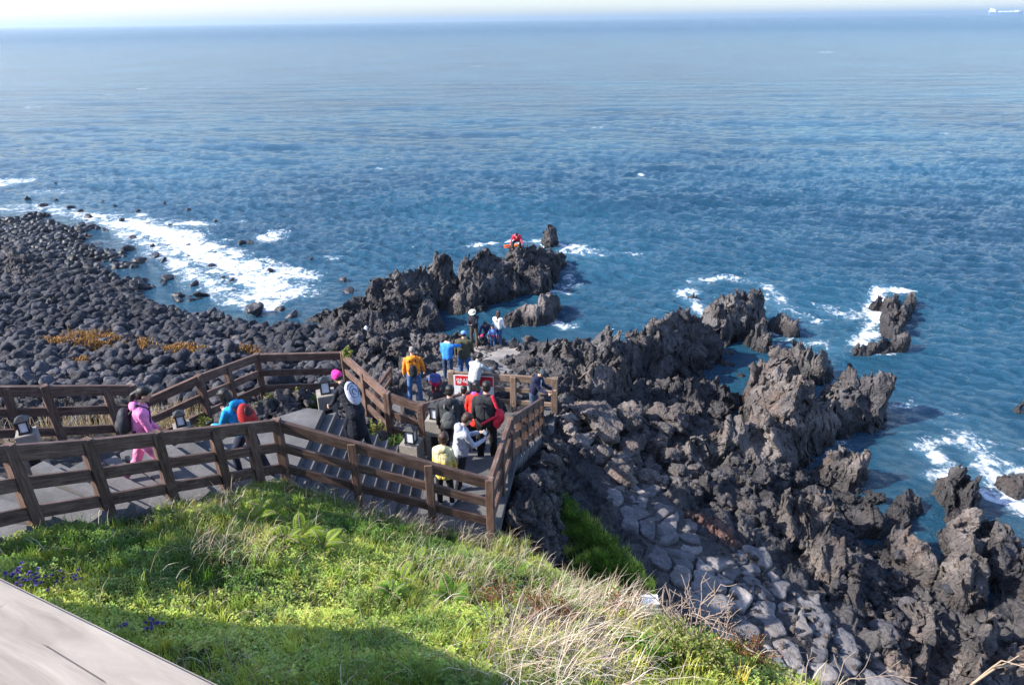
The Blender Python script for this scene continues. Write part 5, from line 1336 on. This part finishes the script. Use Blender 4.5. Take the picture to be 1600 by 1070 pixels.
# 1 woman in pink
_, bag = person('woman in pink jacket and trousers with a dark ponytail on the stairs', 243, 758, 7.18, 62, 1.62, lean=10, head=(16,10), arms=((2,8,26),(14,8,22)), legs=((-20,3,22),(24,3,16)), top=PINK, bottom=(.74,.24,.42), hair=HAIR, hairstyle='ponytail', hood=True, shoe=(.6,.6,.62))
br, f2 = bag('black and grey backpack worn by the woman in pink', std_pack(.155,.1,.21), cm((.035,.036,.042),.3,.6), std_straps(), cm(BLK,.2,.6))
f2([ell(person.ctx['up']([0,-.305,.22]), (.09,.02,.10), person.ctx['T'])], 'front_pocket', cm((.11,.115,.12),.3,.5))
# 2 blue jacket, red pack, climbing left
_, bag = person('person in bright blue jacket with a red rucksack, climbing the stairs towards the left', 398, 744, 6.72, -68, 1.6, lean=20, head=(14,0), arms=((22,10,55),(35,10,50)), legs=((32,4,38),(-14,4,8)), top=(.02,.30,.62), bottom=(.025,.03,.05), hairstyle='bob', hood=True, shoe=(.05,.05,.06))
br, f2 = bag('red and black rucksack on the back of the climber in blue', std_pack(.16,.1,.22), cm((.42,.03,.03),.3,.7), std_straps(), cm((.03,.02,.02),.2,.6))
f2([ell(person.ctx['up']([0,-.30,.34]), (.08,.035,.12), person.ctx['T'])], 'front_pocket', cm((.06,.02,.02),.3,.5))
h = person.ctx['hands'][0]; c = person.ctx
ctx_cam = thing('camera', 'small black camera held by the climber in the blue jacket', 'camera', tuple(c['p0']), -radians(c['face']))
def camb(cx):
    a = (np.array(cx)-[0,0,c['low']])*c['k']
    bobj('camera_body', lambda bm: box(bm, a[0]-.055, a[0]+.055, a[1]+.01, a[1]+.05, a[2]-.03, a[2]+.045), cm(BLK,.1,.4), ctx_cam, .006)
    V, F = capsule(a+[0,.05,.005], a+[0,.085,.005], .026, .026); mesh_np('lens', V, F, cm(BLK,.1,.3), ctx_cam)
camb(h)
# 3 pink beanie
_, bag = person('woman in black with a bright pink beanie, bending forward up the stairs by the lantern', 562, 700, 6.2, -50, 1.56, lean=32, head=(14,0), arms=((26,2,20),(34,4,24)), legs=((26,4,34),(-8,4,8)), top=(.02,.022,.03), bottom=(.012,.014,.022), hat='beanie', extra=(.90,.045,.30), coat=.12, skirt=True, shoe=(.4,.4,.42))
br, f2 = bag('oval white backpack with a black swirl pattern on the woman in the pink beanie', lambda up, T, hd: [ell(up([0,-.20,.31]), (.150,.085,.255), T)], cm((.46,.48,.58),.2,.7), std_straps(), cm(BLK,.2,.6), fold=.002)
c = person.ctx; T = c['T']
def onpack(u, v):
    q = max(0, 1-(u/.165)**2-(v/.235)**2); return c['up']([u, -.20-.083*sqrt(q)-.002, .33+v])
for rr, a0_, a1_ in ((.045, -.5, 4.6), (.095, 1.2, 6.4), (.14, -1.4, 2.6)):
    pts_ = [onpack(rr*cos(a), rr*1.3*sin(a)) for a in np.linspace(a0_, a1_, 16)]
    f2([capsule(p, q_, .0085, .0085, 8) for p, q_ in zip(pts_[:-1], pts_[1:])], 'swirl_line', cm(BLK,.1,.6), 0)
# 4 yellow child
person('child with brown hair in a hooded yellow jacket, back to the camera', 697, 790, 5.46, 12, 1.44, lean=4, head=(12,-10), arms=((10,10,10),(8,8,14)), legs=((0,4,0),(6,4,4)), top=(.78,.60,.14), bottom=(.02,.02,.025), hair=HAIRB, hood=True, child=True, build=1.0, coat=.14, shoe=(.5,.5,.5), two_tone=(.70, (.80,.68,.36)))
# 5 grey hoodie
person('young man in a light grey hoodie looking down at a phone', 722, 771, 5.46, 66, 1.66, lean=8, head=(30,-4), arms=((24,6,72),(28,6,68)), legs=((0,4,0),(-8,4,6)), top=(.36,.37,.43), bottom=(.018,.02,.028), hair=HAIRB, hood=True, coat=.02, shoe=(.5,.5,.52), two_tone=None)
c = person.ctx; mid_ = (c['hands'][0]+c['hands'][1])/2; a = (mid_-[0,0,c['low']])*c['k']+[0,.02,.03]
ph = thing('phone', 'dark phone held up by the young man in the grey hoodie', 'phone', tuple(c['p0']), -radians(c['face']))
po = bobj('phone_body', lambda bm: box(bm, -.085, .085, -.005, .005, -.042, .042), cm(BLK,.1,.25), ph, .004); po.location = tuple(a); po.rotation_euler = (-.5, 0, 0)
ps = bobj('screen', lambda bm: box(bm, -.075, .075, -.0075, -.0055, -.036, .036), material('phone_screen', (.10,.14,.2), .15, .5), ph); ps.location = tuple(a); ps.rotation_euler = (-.5, 0, 0)
# 6 black jacket + red bag
_, bag = person('man in a black jacket with a red shoulder bag, back to the camera', 762, 722, 5.2, 8, 1.76, lean=6, head=(10,-12), arms=((6,10,20),(12,12,40)), legs=((0,4,0),(0,4,0)), top=(.03,.032,.036), bottom=(.012,.012,.014), build=1.12, shoe=(.03,.03,.03), coat=.03)
br, f2 = bag('red shoulder bag hanging at the right side of the man in black', lambda up, T, hd: [ell(up([.27,-.06,.16]), (.10,.12,.17), T), ell(up([.23,-.12,.05]), (.08,.08,.12), T)], cm((.62,.03,.06),.5,.7), lambda up, T: [[capsule(up([.27,-.12,.26]), up([.14,-.09,.58]), .03, .035), capsule(up([.14,-.09,.58]), up([.12,.11,.50]), .03, .03)], [capsule(up([.27,-.16,.24]), up([-.06,-.18,.03]), .022, .03)]], cm((.62,.03,.06),.4,.7), 'bag', 'shoulder_bag')
# 7 dark grey jacket w/ backpack
_, bag = person('person in a charcoal jacket with a grey backpack by the stair fence', 708, 728, 5.42, 4, 1.70, lean=6, head=(14,0), arms=((6,10,10),(14,10,60)), top=(.035,.038,.042), bottom=(.02,.02,.024), build=1.1, hood=True)
bag('grey backpack worn over the charcoal jacket', std_pack(.13,.07,.18,-.2,.22), cm((.085,.09,.09),.4,.8), std_straps(), cm((.12,.12,.12),.2,.7))
# 8 child between
person('dark haired person in a grey coat, half hidden between two dark jackets', 729, 694, 4.65, 0, 1.42, lean=4, head=(12,20), top=(.10,.09,.10), bottom=(.02,.02,.02), fine=False)
# 9 red coat
person('woman in a red coat with a purple scarf going down the lower stairs', 748, 702, 4.75, -8, 1.6, lean=6, head=(18,-20), arms=((8,10,10),(20,8,60)), top=(.75,.045,.03), bottom=(.02,.02,.025), scarf=(.30,.10,.38), hairstyle='bob', fine=False, coat=.2)
# 10 light grey man leaning
person('man in a light grey jacket bending over the fence in front of the red sign', 742, 640, 3.12, 30, 1.74, lean=22, head=(22,20), arms=((40,6,30),(45,6,30)), top=(.42,.45,.46), bottom=(.05,.06,.08), legs=((6,4,6),(-12,4,0)), fine=False)
# 11 navy
person('man in navy jacket and dark cap with folded hands at the fence end', 834, 657, 3.12, 118, 1.70, lean=14, head=(34,10), arms=((24,-4,50),(30,-6,44)), top=(.022,.026,.06), bottom=(.06,.09,.15), hat='cap', extra=(.05,.07,.08), two_tone=None, fine=True)
c = person.ctx; V, F = fuse([capsule(c['up']([0,.105,.43]), c['up']([0,.10,.0]), .05, .06)], .012)
mesh_np('shirt', (V-[0,0,c['low']])*c['k'], F, cm((.72,.74,.80)), c['root'])
# 12 orange
_, bag = person('man in an orange jacket and blue jeans with a black backpack on the lower path', 650, 629, 3.1, -6, 1.76, lean=3, head=(6,0), arms=((4,12,14),(12,14,18)), legs=((0,6,0),(2,6,0)), top=(.85,.27,.03), bottom=(.07,.15,.32), hair=HAIRG, hairstyle='bald', hood=True, build=1.1, fine=False, shoe=(.06,.06,.06))
bag('black backpack hung low over the orange jacket', std_pack(.12,.08,.2,-.2,.18), cm((.02,.022,.024),.3,.7), std_straps(), cm(BLK,.2,.6))
# 13 toddler
person('small child in a puffer jacket, blue over crimson, beside the man in orange', 682, 624, 3.05, 4, 1.0, top=(.50,.02,.09), two_tone=(.62, (.10,.14,.42)), bottom=(.16,.03,.05), child=True, build=1.25, head=(8,0), arms=((6,14,20),(6,14,20)), coat=.06, fine=False, hair=HAIRB)
# 14 blue pointing
person('person in a bright blue top and jeans pointing right with an outstretched arm', 701, 596, 2.45, 22, 1.62, lean=6, head=(6,30), arms=((8,8,10),(72,22,4)), top=(.05,.25,.72), bottom=(.035,.06,.11), two_tone=None, fine=False, scarf=(.7,.72,.75), build=1.1)
# 15 olive
person('broad man in an olive green jacket and blue cap watching the people on the rocks', 727, 594, 2.3, 8, 1.76, lean=4, head=(4,0), arms=((4,10,8),(6,8,30)), top=(.075,.072,.045), bottom=(.05,.12,.28), hat='cap', extra=(.16,.32,.68), build=1.22, fine=False, coat=.04)
# 16 hat man
person('man in a cream sun hat and dark coat with legs apart by the pool', 742, 541, .72, 200, 1.72, lean=4, head=(26,-10), arms=((30,-2,70),(30,-2,70)), legs=((10,8,0),(-10,10,0)), top=(.022,.022,.035), bottom=(.085,.065,.05), hat='sunhat', extra=(.80,.74,.58), fine=False)
# 17 crouching parent
person('adult in dark blue crouching behind the child with red sleeves', 762, 536, .66, 190, 1.62, lean=34, head=(14,0), arms=((40,10,20),(40,10,20)), legs=((88,14,112),(70,14,100)), top=(.03,.035,.09), bottom=(.02,.02,.03), fine=False)
# 18 child striped
person('small child in a blue striped top with red sleeves standing by the tide pool', 770, 543, .68, 184, 1.02, top=(.70,.04,.08), bottom=(.06,.14,.33), two_tone=(.60, (.16,.28,.58)), child=True, head=(14,0), arms=((8,24,20),(8,24,20)), fine=False, shoe=(.35,.45,.8))
# 19 white shirt
person('woman with shoulder length brown hair in a white shirt and blue jeans', 779, 542, .66, 20, 1.62, head=(8,-30), arms=((12,10,60),(6,12,30)), legs=((2,3,0),(-3,3,0)), top=(.78,.79,.84), bottom=(.035,.08,.2), hair=HAIRB, hairstyle='long', fine=False)
# 20 crouching small child
person('toddler in a pink hat and dark coat crouching on the path by the pool', 759, 540, .68, 210, .92, lean=38, head=(10,0), legs=((84,12,110),(84,12,110)), arms=((40,6,40),(40,6,40)), top=(.03,.035,.05), bottom=(.02,.03,.04), hat='beanie', extra=(.75,.06,.16), child=True, fine=False)
# 21 diver
person('person in a red jacket and black overalls crouching on the tip of the seaward ridge', 803, 377, 2.12, 185, 1.62, lean=42, head=(20,0), legs=((92,16,104),(92,16,104)), arms=((34,22,20),(34,22,20)), top=(.75,.03,.06), bottom=(.02,.03,.035), fine=False, scarf=(.75,.3,.3))
# orange float and net beside the diver, white bag, white sign, float in gully
M['orange'] = material('orange_float', (.85,.16,.03), .5, .4)
p = W(790,385,2.35)
fr = thing('dive_float', 'orange float and rope lying on the seaward ridge below the person in red', 'float', tuple(p))
V, F = fuse([capsule((-.42,0,0), (.42,.12,.06), .05, .035), capsule((.05,-.05,-.02), (.28,-.02,.02), .1, .08)], .02); mesh_np('float_body', V, F, M['orange'], fr)
tt = np.linspace(0, 9, 40); P_ = np.stack([np.cos(tt)*.25-.2, np.sin(tt*1.3)*.16-.1, tt*0-.03], -1)
V, F = fuse([capsule(a, b, .018, .018, 8) for a, b in zip(P_[:-1], P_[1:])], .012, 1); mesh_np('rope', V, F, M['orange'], fr)
p = W(572,492,1.75); V, F = fuse([capsule((0,0,0), (.02,0,.22), .10, .09), capsule((.02,0,.22), (.05,0,.32), .07, .03)], .02)
V = V+vnormals(V, F)*(fbm(V*9, 3, 4)*.03)[:,None]; o = mesh_np('plastic_bag', V, F, M['white'], loc=tuple(p)); tag(o, 'crumpled white plastic bag on the lava hump left of the tower', 'bag')
p = W(1336,787,.75); V, F = fuse([capsule((-.04,0,0), (.04,0,0), .04, .032), capsule((.03,.02,0), (.08,.03,-.01), .022, .02)], .02); o = mesh_np('float', V, F, M['orange'], loc=tuple(p)); tag(o, 'small orange float washed up between the rocks in the gully', 'float')
b_ = thing('notice_box', 'small white box on the grassy bank above the shaded pavement', 'box', tuple(W(1015,946,3.6)))
bobj('box_shell', lambda bm: box(bm, -.14, .14, -.1, .1, -.1, .14), 'white', b_, .01); bobj('box_lid', lambda bm: box(bm, -.155, .155, -.115, .115, .141, .165), 'white', b_, .006)

# ================================================================ ship
sp_ = W(1568, 25, 0); ship = thing('cargo_ship', 'long pale cargo ship with white superstructure on the horizon at the far right', 'ship', tuple(sp_), -.45); 
D_ = (sp_-CAMP).length; u = (sp_-CAMP).dot(fwd)/FPX*1.0
M['hull'] = material('hull_blue_grey', (.16,.26,.42), .5, .4); M['ship_white'] = material('ship_white', (.95,.95,.95), .5, .4)
def hull(bm):
    st = [(-22, .3, 2.6, 6.2), (-19, 2.6, 0, 5.6), (-8, 3.3, 0, 4.6), (10, 3.3, 0, 4.6), (19, 2.4, 0, 5.0), (24.5, .15, .8, 6.0)]; rows = []
    for x, hw, zb, zt in st: rows.append([bm.verts.new((x*u, s*hw*u*f, z_*u)) for s, f, z_ in ((-1,1,zt),(-1,.75,zb-.6),(1,.75,zb-.6),(1,1,zt))])
    for a, b in zip(rows[:-1], rows[1:]):
        for i in range(4): bm.faces.new((a[i], a[(i+1) % 4], b[(i+1) % 4], b[i]))
    bm.faces.new(rows[0]); bm.faces.new(rows[-1][::-1])
bobj('hull', hull, 'hull', ship)
def sup(bm):
    box(bm, -21*u, -12*u, -2.4*u, 2.4*u, 5.0*u, 7.6*u); box(bm, -20*u, -13*u, -2.1*u, 2.1*u, 7.62*u, 9.8*u); box(bm, -18.5*u, -14*u, -2.6*u, 2.6*u, 9.82*u, 10.4*u)
bobj('superstructure', sup, 'ship_white', ship, .1*u); bobj('funnel', lambda bm: box(bm, -20*u, -18.8*u, -.6*u, .6*u, 9.83*u, 11.4*u), 'sign_red' if False else 'ship_white', ship)
bobj('mast', lambda bm: box(bm, 20*u, 20.3*u, -.15*u, .15*u, 5*u, 9*u), 'ship_white', ship)
for i, x in enumerate((-8, -1, 6, 13)): bobj('deck_tank', lambda bm: box(bm, x*u, (x+5.6)*u, -2.3*u, 2.3*u, 4.6*u, (6.6+(i == 3)*.8)*u), 'ship_white', ship, .5*u)

# ================================================================ sea haze
hz = bpy.data.materials.new('sea_haze'); hz.use_nodes = True; hn = hz.node_tree; hn.nodes.clear()
pv_ = hn.nodes.new('ShaderNodeVolumePrincipled'); pv_.inputs['Density'].default_value = 2.3e-4; pv_.inputs['Color'].default_value = (.80, .93, 1., 1); pv_.inputs['Anisotropy'].default_value = .6
ho = hn.nodes.new('ShaderNodeOutputMaterial'); hn.links.new(pv_.outputs[0], ho.inputs['Volume'])
hb = bobj('haze', lambda bm: box(bm, -60000, 60000, -60, 60000, -4, 45), hz); tag(hb, 'thin pale sea haze lying over the water', 'haze', kind='stuff')
# settle the things that lie on the outcrops onto the rock below them
dg = bpy.context.evaluated_depsgraph_get(); dg.update()
def rock_at(x, y):
    z = 9.
    for _ in range(14):
        hit, loc, nrm, fi, ob, mt = SC.ray_cast(dg, Vector((x, y, z)), Vector((0, 0, -1)))
        if not hit: return None
        if ob.name.split('.')[0] in ('lava_outcrop', 'rocky_shore', 'boulder', 'gully_rubble'): return loc.z
        z = loc.z-.005
for o in list(SC.objects):
    if o.name.startswith(('plastic_bag', 'dive_float')) or (o.name.startswith('float') and o.parent is None) or (o.type == 'EMPTY' and 'seaward ridge' in o.get('label', '') and o.name.startswith('person')):
        x0, y0, z0_ = o.location; R0 = 1.5 if o.type == 'EMPTY' else .6; best = None
        for dx in np.linspace(-.35, .35, 5):
            for dy in np.linspace(-R0, R0, 13):
                z = rock_at(x0+dx, y0+dy)
                if z is None: continue
                e = abs(z-z0_)+.25*abs(dx)+.12*abs(dy)
                if best is None or e < best[0]: best = (e, x0+dx, y0+dy, z)
        if best: o.location = (best[1], best[2], best[3]-.03)
